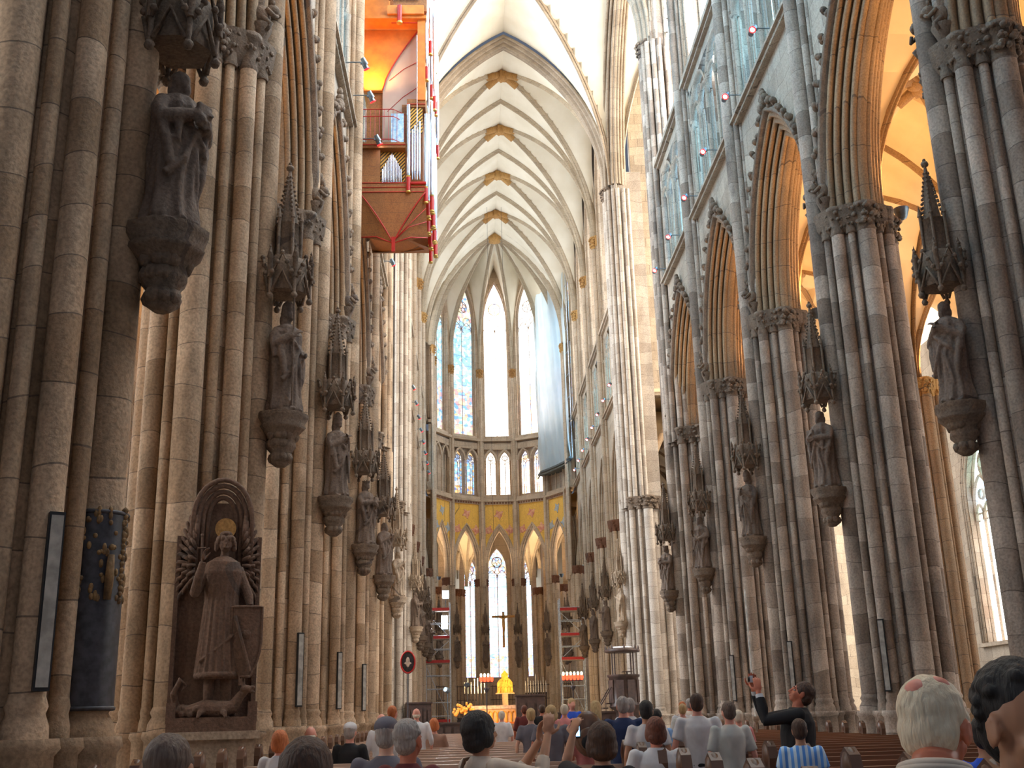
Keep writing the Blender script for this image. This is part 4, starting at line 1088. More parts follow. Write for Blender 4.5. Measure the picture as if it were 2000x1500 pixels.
def keel(m):
    # concave swallow's nest under the case: ruled between the box edge and the tip
    tip = Vector((-4.95, ym, 15.9)); tipw = Vector((-6.05, ym, 15.9))
    zt = 17.7
    ring = [Vector((OX0, OY0, zt)), Vector((OX1, OY0, zt)), Vector((OX1, OY1, zt)), Vector((OX0, OY1, zt))]
    low = [Vector((OX0, OY0 + .3, 16.25)), Vector((OX1 + .05, OY0 + .6, 16.35)), Vector((OX1 + .05, OY1 - .6, 17.6)), Vector((OX0, OY1 - .3, 17.6))]
    c = [Vector((-4.95, OY0 + .15, 15.95)), Vector((-4.8, ym, 17.2)), Vector((-4.95, OY1 - .15, 17.66))]
    def face(a, b, t, n=8):
        rows = []
        for j in range(n + 1):
            v = j / n; row = []
            for i in range(n + 1):
                u = i / n; top = a.lerp(b, u); p = top.lerp(t, v); sag = .38 * v * (1 - v) * 2
                p.z += -sag * (1 - abs(2 * u - 1)) * .0 + sag * .55; row.append(p)
            rows.append(row)
        m.grid(rows)
    face(ring[0], ring[1], c[0]); face(ring[1], ring[2], c[1]); face(ring[2], ring[3], c[2])
    m.add([ring[0], c[0], low[0]], [(0, 1, 2)]); m.add([ring[1], low[1], c[0]], [(0, 1, 2)]); m.add([ring[1], low[1], c[1]], [(0, 1, 2)])
    m.add([ring[2], low[2], c[1]], [(0, 1, 2)]); m.add([ring[2], low[2], c[2]], [(0, 1, 2)]); m.add([ring[3], low[3], c[2]], [(0, 1, 2)])
opart(keel, 'keel', 'organ_oak')
def edges(m):
    c = Vector((-4.95, OY0 + .12, 15.93)); a = Vector((OX0, OY0 - .02, 17.66)); b = Vector((OX1, OY0 - .02, 17.66))
    for s0 in (a, b):
        pts = []
        for j in range(11):
            v = j / 10; p = s0.lerp(c, v); p.z += .42 * v * (1 - v); p.y -= .03; pts.append(p)
        m.path(pts, .022, 5)
    m.path([Vector((OX0, OY0 + .28, 16.22)), Vector((-5.5, OY0 + .2, 16.2)), c], .02, 5); m.path([Vector((OX1 + .05, OY0 + .58, 16.32)), Vector((-4.4, OY0 + .3, 16.22)), c], .02, 5)
    for f in (.35, .65): m.path([b.lerp(Vector((OX1 + .05, OY0 + .58, 16.32)), f) + Vector((0, -.03, 0)), Vector((-4.45, OY0 + .1, 16.4 + .25 * (1 - f))), c + Vector((0, -.03, .05))], .014, 5)
    m.box((-4.94, OY0 + .1, 15.88), (.11, .1, .5))
opart(edges, 'red_edging', 'organ_red')
def lowbox(m):
    m.box(((OX0 + OX1) / 2, ym, 17.86), (OX1 - OX0, OY1 - OY0, .34)); m.box((-5.72, ym, 18.7), (.66, OY1 - OY0, 1.36)); m.box((-5.0, ym, 18.7), (1.5, OY1 - OY0 - .5, 1.36))
    m.box((-5.3, ym, 19.36), (1.5, OY1 - OY0 + .25, .2)); m.box((-4.35, ym + .1, 19.6), (.7, OY1 - OY0 - .5, 3.1))
    m.box((-4.2, ym, 21.0), (.62, OY1 - OY0, .3))
    m.box((-5.64, ym + .3, 20.8), (.56, OY1 - OY0 - .8, 2.0))
opart(lowbox, 'lower_case', 'organ_oak')
for c_, d_ in [(((OX0 + OX1) / 2, OY0 - .01, z), (OX1 - OX0 + .02, .03, .018)) for z in (17.70, 17.87, 18.03)] + [((-5.3, OY0 - .15, 19.36), (1.52, .03, .018)), ((-4.2, OY0 - .02, 20.95), (.62, .03, .018)), ((OX1 - .22, OY0 - .04, 18.0), (.5, .08, .07))] + [((-4.5, OY0 - .02, z), (1.1, .03, .02)) for z in (24.12, 24.45)]:
    opart(lambda m: m.box(c_, d_), 'red_trim_line', 'organ_red')
def stripe(m):
    a, h = .4, .55
    wall_arch(m, (-5.01, OY0 + .2, 0), (1, 0, 0), (0, 1, 0), .43, 18.03, 19.3, .34, 18.03, 18.5, .5, .05, 8, False)
    m.box((-4.2, OY0 + .04, 20.35), (.42, .03, .95))
opart(stripe, 'striped_carving', 'organ_stripe')
for q in range(13):
    x = -5.01 - .31 + q * .62 / 12; hh = .55 + .62 * (1 - abs(q - 6) / 6)
    def pp(m, x=x, hh=hh):
        m.tube((x, OY0 + .1, 18.28), (x, OY0 + .1, 18.03 + hh), .021, n=8); m.lathe([(.008, 18.04), (.021, 18.28)], (x, OY0 + .1), 8)
    opart(pp, 'small_pipe', 'pipe_metal')
for (x, y, z0, z1, r) in [(-4.45, OY0 - .05, 17.95, 20.9, .062), (-4.32, OY0 + .0, 18.05, 20.0, .032), (-4.24, OY0 + 0, 18.05, 20.15, .032), (-4.16, OY0, 18.05, 20.0, .032), (-4.08, OY0, 18.05, 20.3, .035)] + \
        [(OX1 + .02 + .05 * (k % 2), OY0 + .05 + k * .42, 17.6 - .3 * (k % 3 == 1), 20.6 + .25 * (k % 4), .06) for k in range(11)] + \
        [(OX1 + .20, OY0 + .25 + k * .6, 17.4 + .2 * (k % 2), 21.2 + .2 * (k % 3), .06) for k in range(8)]:
    def pp(m):
        m.tube((x, y, z0 + .4), (x, y, z1), r, n=12); m.lathe([(r * .3, z0 + .1), (r, z0 + .4)], (x, y), 10)
    big = opart(pp, 'front_pipe', 'pipe_metal')
    if r > .05:
        m = MB(); m.tube((x, y, z0 - .25), (x, y, z0 + .25), r * 1.1, n=12); m.build('red_pipe_foot', 'organ_red', big)
        m = MB(); m.lathe([(r * 1.05, z0 + .25), (r * 1.25, z0 + .3)], (x, y), 12); m.lathe([(r * 1.3, z0 - .29), (r * 1.3, z0 - .25)], (x, y), 12); m.build('gold_ring', 'pipe_rim', big)
# balcony with rail
def rail(m):
    for z in (20.62, 20.35, 19.5): m.tube((-6.05, OY0 - .25, z), (-4.95, OY0 - .25, z), .014, n=6); m.tube((-4.95, OY0 - .25, z), (-4.58, OY0 + .1, z), .014, n=6)
    for q in range(8): m.tube((-6.0 + q * .15, OY0 - .25, 19.45), (-6.0 + q * .15, OY0 - .25, 20.62), .008, n=5)
    for q in range(4): m.tube((-4.95 + q * .12, OY0 - .25 + q * .115, 19.45), (-4.95 + q * .12, OY0 - .25 + q * .115, 20.62), .008, n=5)
opart(rail, 'balcony_rail', 'organ_red')
plain('screen_blue', (.25, .55, .85), .25, col2=(.7, .85, .95), nscale=9)
opart(lambda m: m.box((-4.82, OY0 - .05, 20.02), (.42, .03, 1.1)), 'glazed_screen', 'screen_blue')
# open arched upper part: orange soffit, white curved cheek, outer post
def soffit(m):
    rows = []
    for j in range(13):
        v = j / 12; x = -5.37 + v * 1.21; z = 21.85 + 2.28 * (1 - (1 - v) ** 1.0 * 1) * (.62 * v + .38) if False else 21.8 + 2.35 * v ** .72
        rows.append([(x, OY0 + .05, z), (x - .0, OY1 - .2, z)])
    m.grid(rows)
soff_pts = [(-5.37 + 1.21 * v, 21.8 + 2.35 * v ** .72) for v in [j / 12 for j in range(13)]]
def cheek(m):
    vs = []
    for (x, z) in soff_pts: vs.append((x, OY0 + .55, z))
    vs += [(-4.0, OY0 + .55, 24.15), (-4.0, OY0 + .55, 20.9), (-4.5, OY0 + .55, 20.9), (-4.95, OY0 + .55, 19.5), (-5.37, OY0 + .55, 19.5)]
    m.add(vs, [tuple(range(len(vs)))])
opart(cheek, 'curved_white_panel', 'organ_white')
def back(m):
    m.add([(-6.05, OY0 + .5, 21.8), (-5.37, OY0 + .5, 21.8)] + [(x, OY0 + .5, z) for x, z in soff_pts[1:]] + [(-4.16, OY0 + .5, 24.2), (-6.05, OY0 + .5, 24.2)], [tuple(range(16))])
    m.box((-5.68, ym + .3, 21.9), (.7, OY1 - OY0 - .8, .12)); m.box((-6.02, OY0 + .2, 22.9), (.05, .6, 2.3))
opart(back, 'orange_soffit', 'organ_inner')
opart(lambda m: m.path([(x, OY0 + .48, z) for x, z in soff_pts], .022, 5), 'curved_red_edge', 'organ_red')
def cheeklines(m):
    for (a, b) in (((-5.15, 22.2), (-4.16, 22.95)), ((-5.2, 21.0), (-4.16, 21.95))): m.path([(a[0], OY0 + .53, a[1]), ((a[0] + b[0]) / 2, OY0 + .53, (a[1] + b[1]) / 2 + .08), (b[0], OY0 + .53, b[1])], .01, 4)
opart(cheeklines, 'thin_red_line', 'organ_red')
def post(m):
    m.box((-4.02, OY0 + .2, 22.7), (.26, .5, 3.2)); m.box((-4.95, OY0 + .3, 24.28), (2.2, .9, .12)); m.box((-4.55, OY0 + .2, 24.5), (1.25, .9, .34)); m.box((-5.6, OY0 + .35, 25), (.9, .7, 1.4))
opart(post, 'upper_case', 'organ_inner')
opart(lambda m: (m.box((-4.95, ym + .3, 27.8), (2.1, OY1 - OY0 - .9, 6.4)), m.box((-4.4, OY0 + .2, 24.75), (1.15, .7, .5))), 'tower_case', 'organ_oak')
opart(lambda m: (m.tube((-4.17, OY0 - .06, 18.1), (-4.17, OY0 - .06, 23.6), .014, n=6), m.tube((-6.02, OY0 - .06, 17.9), (-6.02, OY0 - .06, 22), .012, n=6)), 'steel_hanger', 'pipe_metal')
for k in range(9):
    def pp(m): m.tube((-5.1 + k * .12, OY0 - .2, 24.9), (-5.1 + k * .12, OY0 - .2, 26.8 + .1 * (k % 3)), .035, n=10)
    opart(pp, 'front_pipe', 'pipe_metal')
for k in range(16):
    z0 = (22.4, 23.6, 21.6, 24.4)[k % 4]; x = OX1 + .06 + .12 * (k % 3); y = OY0 + .02 + k * .28
    def pp(m): m.tube((x, y, z0 + .3), (x, y, z0 + 3.2 + .3 * (k % 3)), .06, n=10); m.lathe([(.02, z0 + .02), (.06, z0 + .3)], (x, y), 10)
    big = opart(pp, 'front_pipe', 'pipe_metal')
    m = MB(); m.tube((x, y, z0 - .5), (x, y, z0), .064, n=12); m.build('red_pipe_foot', 'organ_red', big)
    m = MB(); m.lathe([(.075, z0 - .55), (.078, z0 - .5)], (x, y), 12); m.build('gold_ring', 'pipe_rim', big)
m = MB(); m.tube((-4.75, OY0 - .3, 23.95), (-4.75, OY0 - .3, 24.6), .085, n=14); o = m.build('horizontal_pipe', 'organ_red', org)
m = MB(); m.lathe([(.10, 23.9), (.105, 23.96)], (-4.75, OY0 - .3), 14); m.build('gold_ring', 'pipe_rim', o)
# warm lamp inside the open arch of the organ
la = bpy.data.lights.new('organ_lamp', 'AREA'); la.size = .5; la.energy = 32; la.color = (1, .5, .12)
lo = bpy.data.objects.new('organ_lamp', la); C.objects.link(lo); lo.location = (-5.7, OY0 + .1, 22.0); lo.rotation_euler = (rad(150), 0, 0)

# ---------------------------------------------------------------- spotlights along the string course
plain('lamp_steel', (.25, .3, .34), .35, .7); plain('lamp_red', (.75, .02, .03), .4, emit=(1, .03, .03), es=1.2)
plain('lamp_lens', (1, .9, .8), .3, emit=(1, .86, .72), es=14)
def spot():
    r = empty('spotlight')
    m = MB(); m.tube((.45, 0, .04), (-.15, 0, .04), .018, n=6); m.box((-.1, 0, 0), (.22, .05, .05)); m.build('bracket', 'lamp_steel', r)
    for k, y in enumerate((-.09, .12)):
        M = Vector((-.45, -.45, -.75)).normalized()
        c = Vector((-.12, y, -.02)); m = MB(); m.tube(c - M * .12, c + M * .10, .07, .085, n=12); h = m.build('lamp_housing', 'lamp_steel', r)
        if k == 0:
            m = MB(); m.path([c + M * .11 + (M.orthogonal().normalized() * cos(t) + M.cross(M.orthogonal().normalized()) * sin(t)) * .085 for t in [q * pi / 6 for q in range(12)]], .022, 6, True); m.build('red_rim', 'lamp_red', h)
            m = MB(); m.tube(c + M * .09, c + M * .12, .078, n=14); m.build('lens', 'lamp_lens', h)
    return r
s0 = spot(); fs = True
def putspot(x, y, z, rz, lab, sc_=1.0):
    global fs
    o = s0 if fs else copy_tree(s0); fs = False
    o.location = (x, y, z); o.rotation_euler = (0, 0, rz); o.scale = (sc_,) * 3
    tag(o, lab, 'spotlight', 'spotlights along the gallery ledge')
for k in range(6): putspot(5.86, 26.79 + k * 3.522, 19.93, 0, 'small spotlight with red rim above the right nave arcade, %s from the front' % ordn[k])
for k, (x, y) in enumerate([(-5.65, 28.4), (-5.62, 30.2), (-5.55, 32.0), (-5.75, 40.5), (-5.85, 43.2)]):
    putspot(x if k < 3 else -5.86, y, 19.9 if k != 2 else 19.4, pi, 'small spotlight with red rim on the left nave ledge, %s from the front' % ordn[k])
for k in range(8):
    putspot(5.9, 61.5 + k * 3.3, 19.85, 0, 'tiny spotlight on the right choir ledge, %s from the crossing' % ordn[k]); putspot(-5.9, 61.5 + k * 3.3, 19.85, pi, 'tiny spotlight on the left choir ledge, %s from the crossing' % ordn[k])

# uplighters on the aisle side of the piers, the warm light of the aisle vaults
plain('uplight_glow', (1, .8, .5), .4, emit=(1, .62, .22), es=6)
def uplight(x, y, z, lab, power, col=(1, .52, .17), sz=.5):
    r = empty('uplighter', (x, y, z)); tag(r, lab, 'lamp', 'warm uplighters behind the piers')
    m = MB(); m.lathe([(.04, -.3), (.12, -.25), (.2, 0)], (0, 0), 12); m.build('lamp_bowl', 'lamp_steel', r)
    m = MB(); m.tube((0, 0, -.05), (0, 0, -.03), .17, n=14); m.build('lamp_glow', 'uplight_glow', r)
    l = bpy.data.lights.new('uplight', 'AREA'); l.shape = 'DISK'; l.size = sz; l.energy = power; l.color = col
    o = bpy.data.objects.new('uplight', l); C.objects.link(o); o.location = (x, y, z + .02); o.rotation_euler = (pi, 0, 0)
for i in range(0, 6):
    uplight(8.25, NAVE[i], 13.05, 'warm uplighter behind pier on the right aisle side, %s from the crossing' % ordn[i], 250)
    uplight(15.0, NAVE[i], 13.05, 'warm uplighter in the outer right aisle, %s from the crossing' % ordn[i], 200)
for i in range(1, 6): uplight(-8.25, NAVE[i], 13.05, 'warm uplighter behind pier on the left aisle side, %s from the crossing' % ordn[i], 300)
for k in (1, 2, 3, 4, 5, 6):
    v = avert(k, RA + 1.6); uplight(v.x, v.y, 13.0, 'warm uplighter behind the apse piers, %s counting from the left' % ordn[k - 1], 170, (1, .74, .46))

# ---------------------------------------------------------------- protective sheet and platform in front of the right apse windows
m_, n_, l_, p_ = newmat('sheet_plastic')
nt = n_.new('ShaderNodeTexNoise'); nt.inputs['Scale'].default_value = .9; nt.inputs['Detail'].default_value = 5; g_ = n_.new('ShaderNodeNewGeometry'); l_.new(g_.outputs['Position'], nt.inputs['Vector'])
cc = mix(n_, l_, nt.outputs[0], (.62, .78, .86), (.85, .92, .95)); l_.new(cc, p_.inputs['Base Color']); p_.inputs['Roughness'].default_value = .35
tr = n_.new('ShaderNodeBsdfTranslucent'); l_.new(cc, tr.inputs[0]); ms = n_.new('ShaderNodeMixShader'); ms.inputs[0].default_value = .55
l_.new(p_.outputs[0], ms.inputs[1]); l_.new(tr.outputs[0], ms.inputs[2]); l_.new(ms.outputs[0], n_['Material Output'].inputs[0])
sh = empty('scaffold_enclosure'); tag(sh, 'pale blue plastic sheeting on a scaffold platform over the right apse windows', 'sheeting')
m = MB(); rnd = random.Random(4)
ctrl = [(3.75, 95.0), (3.9, 93.6), (4.45, 92.6), (5.1, 91.2), (5.7, 89.6), (5.9, 88.0)]
zs_ = [21.6 + (38.2 - 21.6) * q / 22 for q in range(23)]
def bulge(u, z): return .10 * sin(u * 9 + z * .9) + .07 * noise.noise(Vector((u * 2.3, z * .45, 1)))
rows = []
for z in zs_:
    row = []
    for q in range(41):
        u = q / 8; i = min(int(u), 4); f = u - i; x = ctrl[i][0] * (1 - f) + ctrl[i + 1][0] * f; y = ctrl[i][1] * (1 - f) + ctrl[i + 1][1] * f
        b = bulge(u, z) + (-.35 if z < 23.3 else 0) * (23.3 - z) / 1.7; row.append((x - .55 * b - .15, y - .8 * b, z + .25 * u * 0))
    rows.append(row)
m.grid(rows); m.build('plastic_sheet', 'sheet_plastic', sh)
plain('scaffold_steel', (.70, .76, .84), .4, .3); plain('deck_dark', (.10, .11, .11), .8); plain('deck_red', (.60, .05, .05), .6, col2=(.5, .04, .04)); plain('deck_board', (.62, .56, .46), .7)
m = MB()
vs = [(x - .25, y - .35, 21.5) for x, y in ctrl] + [(5.95, 88.0, 21.5), (5.9, 92.5, 21.5), (4.2, 95.2, 21.5)]
m.add(vs + [(a, b, c + .15) for a, b, c in vs], [tuple(range(9))[::-1], tuple(range(9, 18))] + [(i, (i + 1) % 9, 9 + (i + 1) % 9, 9 + i) for i in range(9)])
for i in range(5): m.tube((ctrl[i][0] - .25, ctrl[i][1] - .35, 21.3), (ctrl[i + 1][0] - .25, ctrl[i + 1][1] - .35, 21.3), .06, n=6)
m.build('platform', 'deck_dark', sh)
m = MB()
for (x, y) in ctrl: m.tube((x + .1, y + .1, 21.6), (x + .1, y + .1, 38.2), .035, n=6)
for z in range(23, 39, 2):
    for i in range(5): m.tube((ctrl[i][0] + .1, ctrl[i][1] + .1, z), (ctrl[i + 1][0] + .1, ctrl[i + 1][1] + .1, z), .03, n=5)
m.build('scaffold_frame', 'scaffold_steel', sh)

# ---------------------------------------------------------------- scaffold towers in the choir
plain('work_lamp', (1, 1, 1), .3, emit=(.82, .88, 1), es=60)
def tower(x0, x1, y0, y1, zt, decks, lab, lamps=()):
    r = empty('scaffold_tower', ((x0 + x1) / 2, (y0 + y1) / 2, 0)); tag(r, lab, 'scaffold'); ox, oy = (x0 + x1) / 2, (y0 + y1) / 2
    for (x, y) in ((x0, y0), (x1, y0), (x0, y1), (x1, y1)):
        m = MB(); m.tube((x - ox, y - oy, FL), (x - ox, y - oy, zt), .05, n=8); m.build('standard', 'scaffold_steel', r)
    m = MB(); z = .4; k = 0
    while z < zt:
        for y in (y0, y1): m.tube((x0 - ox, y - oy, z), (x1 - ox, y - oy, z), .036, n=6)
        for x in (x0, x1): m.tube((x - ox, y0 - oy, z), (x - ox, y1 - oy, z), .03, n=6)
        z += .95
    m.build('ledger', 'scaffold_steel', r)
    m = MB()
    for k, zd in enumerate(decks[:-1] if len(decks) > 1 else decks):
        a, b = (x0, x1) if k % 2 else (x1, x0)
        m.tube((a - ox, y0 - oy, zd + .1), (b - ox, y0 - oy, decks[k + 1] - .1), .024, n=6)
    m.build('brace', 'scaffold_steel', r)
    for zd in decks:
        m = MB(); m.box((0, 0, zd), (x1 - x0, y1 - y0, .07)); d = m.build('deck', 'deck_board', r)
        m = MB(); m.box((0, y0 - oy - .02, zd + .12), (x1 - x0, .04, .2)); m.build('toe_board', 'deck_red', d)
    return r
tower(-6.02, -4.2, 83.2, 84.4, 9.5, [0.9, 4.0 + 1.1, 6.85, 8.9], 'tall scaffold tower with red toe boards, left side of the choir')
tower(4.05, 5.8, 83.2, 84.4, 9.6, [0.9, 5.1, 6.85, 8.7], 'tall scaffold tower with red toe boards, right side of the choir')
for k, (x, z) in enumerate([(-4.5, 10.12), (-4.6, 8.07)]):
    r = empty('work_lamp', (x, 83.6, z)); tag(r, 'glaring white work lamp on the left scaffold, %s one' % ('upper' if k == 0 else 'lower'), 'lamp')
    m = MB(); m.box((0, 0, 0), (.5, .2, .62 + .4 * k)); m.tube((0, .1, -1.2), (0, .1, .1), .03, n=6); m.build('lamp_body', 'lamp_steel', r)
    m = MB(); m.box((0, -.115, 0), (.46, .02, .56 + .4 * k)); m.build('lamp_face', 'work_lamp', r)

# ---------------------------------------------------------------- pulpit
plain('dark_oak', (.075, .04, .03), .5, col2=(.04, .022, .018), nscale=6); plain('white_cloth', (.8, .8, .84), .8)
pu = empty('pulpit', (5.15, 57.6, 0)); tag(pu, 'dark wooden pulpit with a canopy roof in front of the right crossing pier', 'pulpit')
m = MB(); m.lathe([(.35, FL), (.3, .2), (.25, .9), (.55, 1.35), (.78, 1.5)], (0, 0), 8); m.box((.3, 0, .7), (1.4, 1.2, 1.8)); m.build('pulpit_base', 'dark_oak', pu)
m = MB(); m.lathe([(.76, 1.5), (.8, 1.55), (.76, 1.6), (.76, 2.95), (.84, 3.0), (.84, 3.1)], (0, 0), 8)
for k in range(8):
    t = rad(22.5 + 45 * k); m.box((.73 * cos(t), .73 * sin(t), 2.28), (.06, .4, 1.1), t)
m.build('pulpit_body', 'dark_oak', pu)
for k in range(4):
    m = MB(); t = rad(45 + 90 * k); m.tube((.68 * cos(t), .68 * sin(t), 3.05), (.68 * cos(t), .68 * sin(t), 4.2), .035, n=8); m.build('canopy_post', 'dark_oak', pu)
m = MB(); m.lathe([(.85, 4.2), (.92, 4.24), (.92, 4.34), (.7, 4.42)], (0, 0), 8)
for k in range(8): t = rad(45 * k); m.lathe([(.06, 4.34), (.05, 4.46), (0, 4.6)], (.84 * cos(t), .84 * sin(t)), 6)
m.build('canopy_roof', 'dark_oak', pu)
m = MB(); m.lathe([(.6, 4.42), (.5, 4.5), (0, 4.52)], (0, 0), 12); m.build('dust_sheet', 'white_cloth', pu)
m = MB(); m.box((.1, -.78, 3.22), (.5, .3, .04), 0); m.box((.1, -.7, 3.12), (.06, .06, .2)); m.build('book_rest', 'dark_oak', pu)
m = MB()
for s_ in (-.45, .45):
    m.path([(-2.3, s_ + .3, FL + .8), (-1.8, s_ + .3, .9), (-1.2, s_ + .2, 1.7), (-.7, s_, 2.5)], .03, 6)
for k in range(9): f = k / 8; m.box((-2.3 + 1.5 * f, .3, FL + .1 + f * 1.8), (.25, .8, .06))
for k in range(7): f = k / 6; m.tube((-2.2 + 1.45 * f, -.15, FL + .1 + f * 1.7), (-2.2 + 1.45 * f, -.15, FL + 1.0 + f * 1.7), .015, n=5)
m.build('stair', 'dark_oak', pu)

# ---------------------------------------------------------------- altar, shrine, candles in the choir
plain('altar_stone', (.72, .50, .30), .6, col2=(.62, .42, .24)); plain('altar_cloth', (.80, .62, .50), .8)
plain('gold', (1, .58, .08), .35, .15, col2=(.8, .38, .04), nscale=7, emit=(1, .5, .05), es=.0)
plain('orange_carpet', (.80, .22, .04), .8, col2=(.7, .17, .03)); plain('platform_stone', (.33, .22, .17), .7)
pf = MB(); pf.box((-.6, 73, .1), (9.6, 21, .62)); pf.box((-1.0, 72, .6), (6.6, 18.2, .44)); pf.box((-.35, 77, .95), (5.6, 5, .3)); o = pf.build('altar_platform', 'platform_stone'); tag(o, 'low stepped platform under the altar in the choir', 'platform')
m = MB(); m.box((-1.1, 63.5, .86), (3.4, .9, .12)); tag(m.build('altar_carpet', 'orange_carpet'), 'orange carpet on the altar steps', 'carpet')
al = empty('altar_table', (-1.35, 64.8, .82)); tag(al, 'long stone altar table with small arcades and a cloth in the choir', 'altar')
m = MB(); m.box((0, 0, .45), (2.5, .9, .9)); m.build('altar_block', 'altar_stone', al)
m = MB()
for k in range(9): arch_sweep(m, (-1.08 + k * .27, -.48, .5), (1, 0, 0), (0, 1, 0), .09, .16, [(-.03, .04), (-.03, 0), (.03, 0), (.03, .04)], 5, drop=.45)
m.build('arcade_relief', 'gold', al)
m = MB(); m.box((0, 0, .95), (2.7, 1.05, .1)); m.box((0, -.53, .86), (2.7, .02, .12)); m.build('altar_cloth', 'altar_cloth', al)
shr = empty('golden_shrine', (-.35, 78, 1.1)); tag(shr, 'gold gabled reliquary shrine raised behind the altar', 'shrine')
m = MB(); m.box((0, 0, .8), (.4, .5, 1.6)); m.box((0, 0, 1.62), (1.3, .9, .08)); m.build('shrine_stand', 'altar_stone', shr)
m = MB(); m.box((0, 0, 1.98), (1.05, .8, .64))
m.add([(-.55, -.42, 2.3), (.55, -.42, 2.3), (.3, -.42, 2.6), (-.3, -.42, 2.6), (-.55, .42, 2.3), (.55, .42, 2.3), (.3, .42, 2.6), (-.3, .42, 2.6)], [(0, 1, 2, 3), (7, 6, 5, 4), (0, 3, 7, 4), (1, 5, 6, 2), (3, 2, 6, 7)])
m.box((0, 0, 2.72), (.46, .7, .3)); m.add([(-.27, -.37, 2.85), (.27, -.37, 2.85), (0, -.37, 3.15), (-.27, .37, 2.85), (.27, .37, 2.85), (0, .37, 3.15)], [(0, 1, 2), (5, 4, 3), (0, 2, 5, 3), (1, 4, 5, 2)])
for k in range(5): arch_sweep(m, (-.42 + .21 * k, -.42, 1.9), (1, 0, 0), (0, 1, 0), .07, .14, [(-.03, .04), (-.03, 0), (.03, 0), (.03, .04)], 5, drop=.2)
for k in range(3): m.ball((-.16 + .16 * k, -.45, 2.42), (.05, .04, .1), 7, 5)
for k in range(11): m.ball((-.55 + .11 * k, -.43, 1.68), .03, 5, 4)
m.build('shrine_body', 'gold', shr)
plain('candle_wax', (.85, .82, .74), .5); plain('red_glass', (.85, .05, .03), .3, emit=(1, .06, .02), es=2.5); plain('flame', (1, .8, .4), .5, emit=(1, .72, .35), es=10); plain('iron', (.07, .05, .05), .5, .5)
def candelabrum(x, y, z, n, lab, w=.9):
    r = empty('candelabrum', (x, y, 0)); tag(r, lab, 'candelabrum', 'candle stands with red glasses')
    m = MB(); m.tube((0, 0, FL), (0, 0, z - .3), .03, n=8); m.lathe([(.25, FL), (.2, FL + .08), (.04, FL + .2)], (0, 0), 10); m.tube((-w / 2, 0, z - .25), (w / 2, 0, z - .25), .025, n=8)
    m.lathe([(.04, z - .75), (.16, z - .55), (.12, z - .5)], (0, 0), 10); m.build('stand', 'iron', r)
    for k in range(n):
        q = -w / 2 + w * k / (n - 1)
        m = MB(); m.lathe([(.05, z - .22), (.085, z - .12), (.08, z + .02)], (q, 0), 10); g = m.build('red_cup', 'red_glass', r)
        m = MB(); m.ball((q, 0, z + .10), (.06, .06, .10), 8, 6); m.build('candle_flame', 'flame', g)
candelabrum(-1.86, 58, 3.15, 4, 'tall candle stand with red glasses left of the altar', .55)
candelabrum(2.62, 58.5, 3.15, 6, 'tall candle stand with red glasses right of the altar', .95)
for grp, xs in (('left', [-3.1 + .22 * k for k in range(7)]), ('right', [1.0 + .17 * k for k in range(9)])):
    for k, x in enumerate(xs):
        y = 76 if grp == 'right' else 75
        r = empty('altar_candle', (x, y, 1.1)); tag(r, 'white candle in the row %s of the golden shrine' % ('left' if grp == 'left' else 'right'), 'candle', 'white candles in the row %s of the golden shrine' % grp)
        hh = 2.35 + .25 * (k % 3 == 1) + (.2 if k == len(xs) // 2 else 0)
        m = MB(); m.tube((0, 0, 1.6), (0, 0, hh), .03, n=7); m.build('candle_stick', 'candle_wax', r)
        m = MB(); m.lathe([(.08, 0), (.03, .2), (.03, 1.5), (.06, 1.6)], (0, 0), 7); m.build('holder', 'iron', r)
cr = empty('hanging_crucifix', (-.2, 83, 0)); tag(cr, 'gilded crucifix hanging above the altar in front of the apse windows', 'crucifix')
m = MB(); m.box((0, 0, 7.4), (.16, .08, 2.6)); m.box((0, 0, 8.35), (1.7, .08, .16)); m.build('cross_beams', 'gilt_leaf', cr)
m = MB(); m.path([(0, -.1, 8.2), (0, -.13, 7.8), (.02, -.1, 7.4), (0, -.1, 6.9)], [.11, .12, .09, .05], 10); m.ball((.03, -.12, 8.42), (.08, .09, .11), 10, 7)
for s_ in (-1, 1): m.path([(0, -.1, 8.2), (s_ * .35, -.1, 8.3), (s_ * .7, -.1, 8.4)], [.06, .045, .03], 8)
inst('figure', remeshed(m, 'figure', 'gilt_leaf', .03, 1), cr)
m = MB(); m.tube((-.6, 0, 8.4), (-.6, 0, 42), .012, n=5); m.tube((.6, 0, 8.4), (.6, 0, 42), .012, n=5); m.build('hanging_wire', 'iron', cr)
def add_fill_lamp(name, loc, to, power, col, label):  # added lamp on an invented stand, brightens shrine and altar
    r = empty(name, loc); tag(r, label, 'lamp'); d = (Vector(to) - Vector(loc)).normalized()
    m = MB(); m.tube(-d * .25, d * .02, .12, .16, 12); m.tube((0, 0, -.1), (0, 0, FL - loc[2]), .025, n=6); m.build('lamp_housing', 'lamp_steel', r)
    l = bpy.data.lights.new('added_fill_light', 'AREA'); l.shape = 'DISK'; l.size = .3; l.energy = power; l.color = col; l.spread = rad(70)
    o = bpy.data.objects.new('added_fill_light', l); C.objects.link(o); o.location = Vector(loc) + d * .04; o.rotation_euler = d.to_track_quat('-Z', 'Y').to_euler()
add_fill_lamp('added_fill_lamp', (-2.9, 72.5, 3.2), (-.35, 78, 3.4), 80, (1, .66, .28), 'added fill lamp on a stand brightening the golden shrine')
add_fill_lamp('added_fill_lamp', (-3.9, 60.2, 2.6), (-1.3, 64.8, 1.3), 45, (1, .55, .25), 'added fill lamp on a stand brightening the altar table')
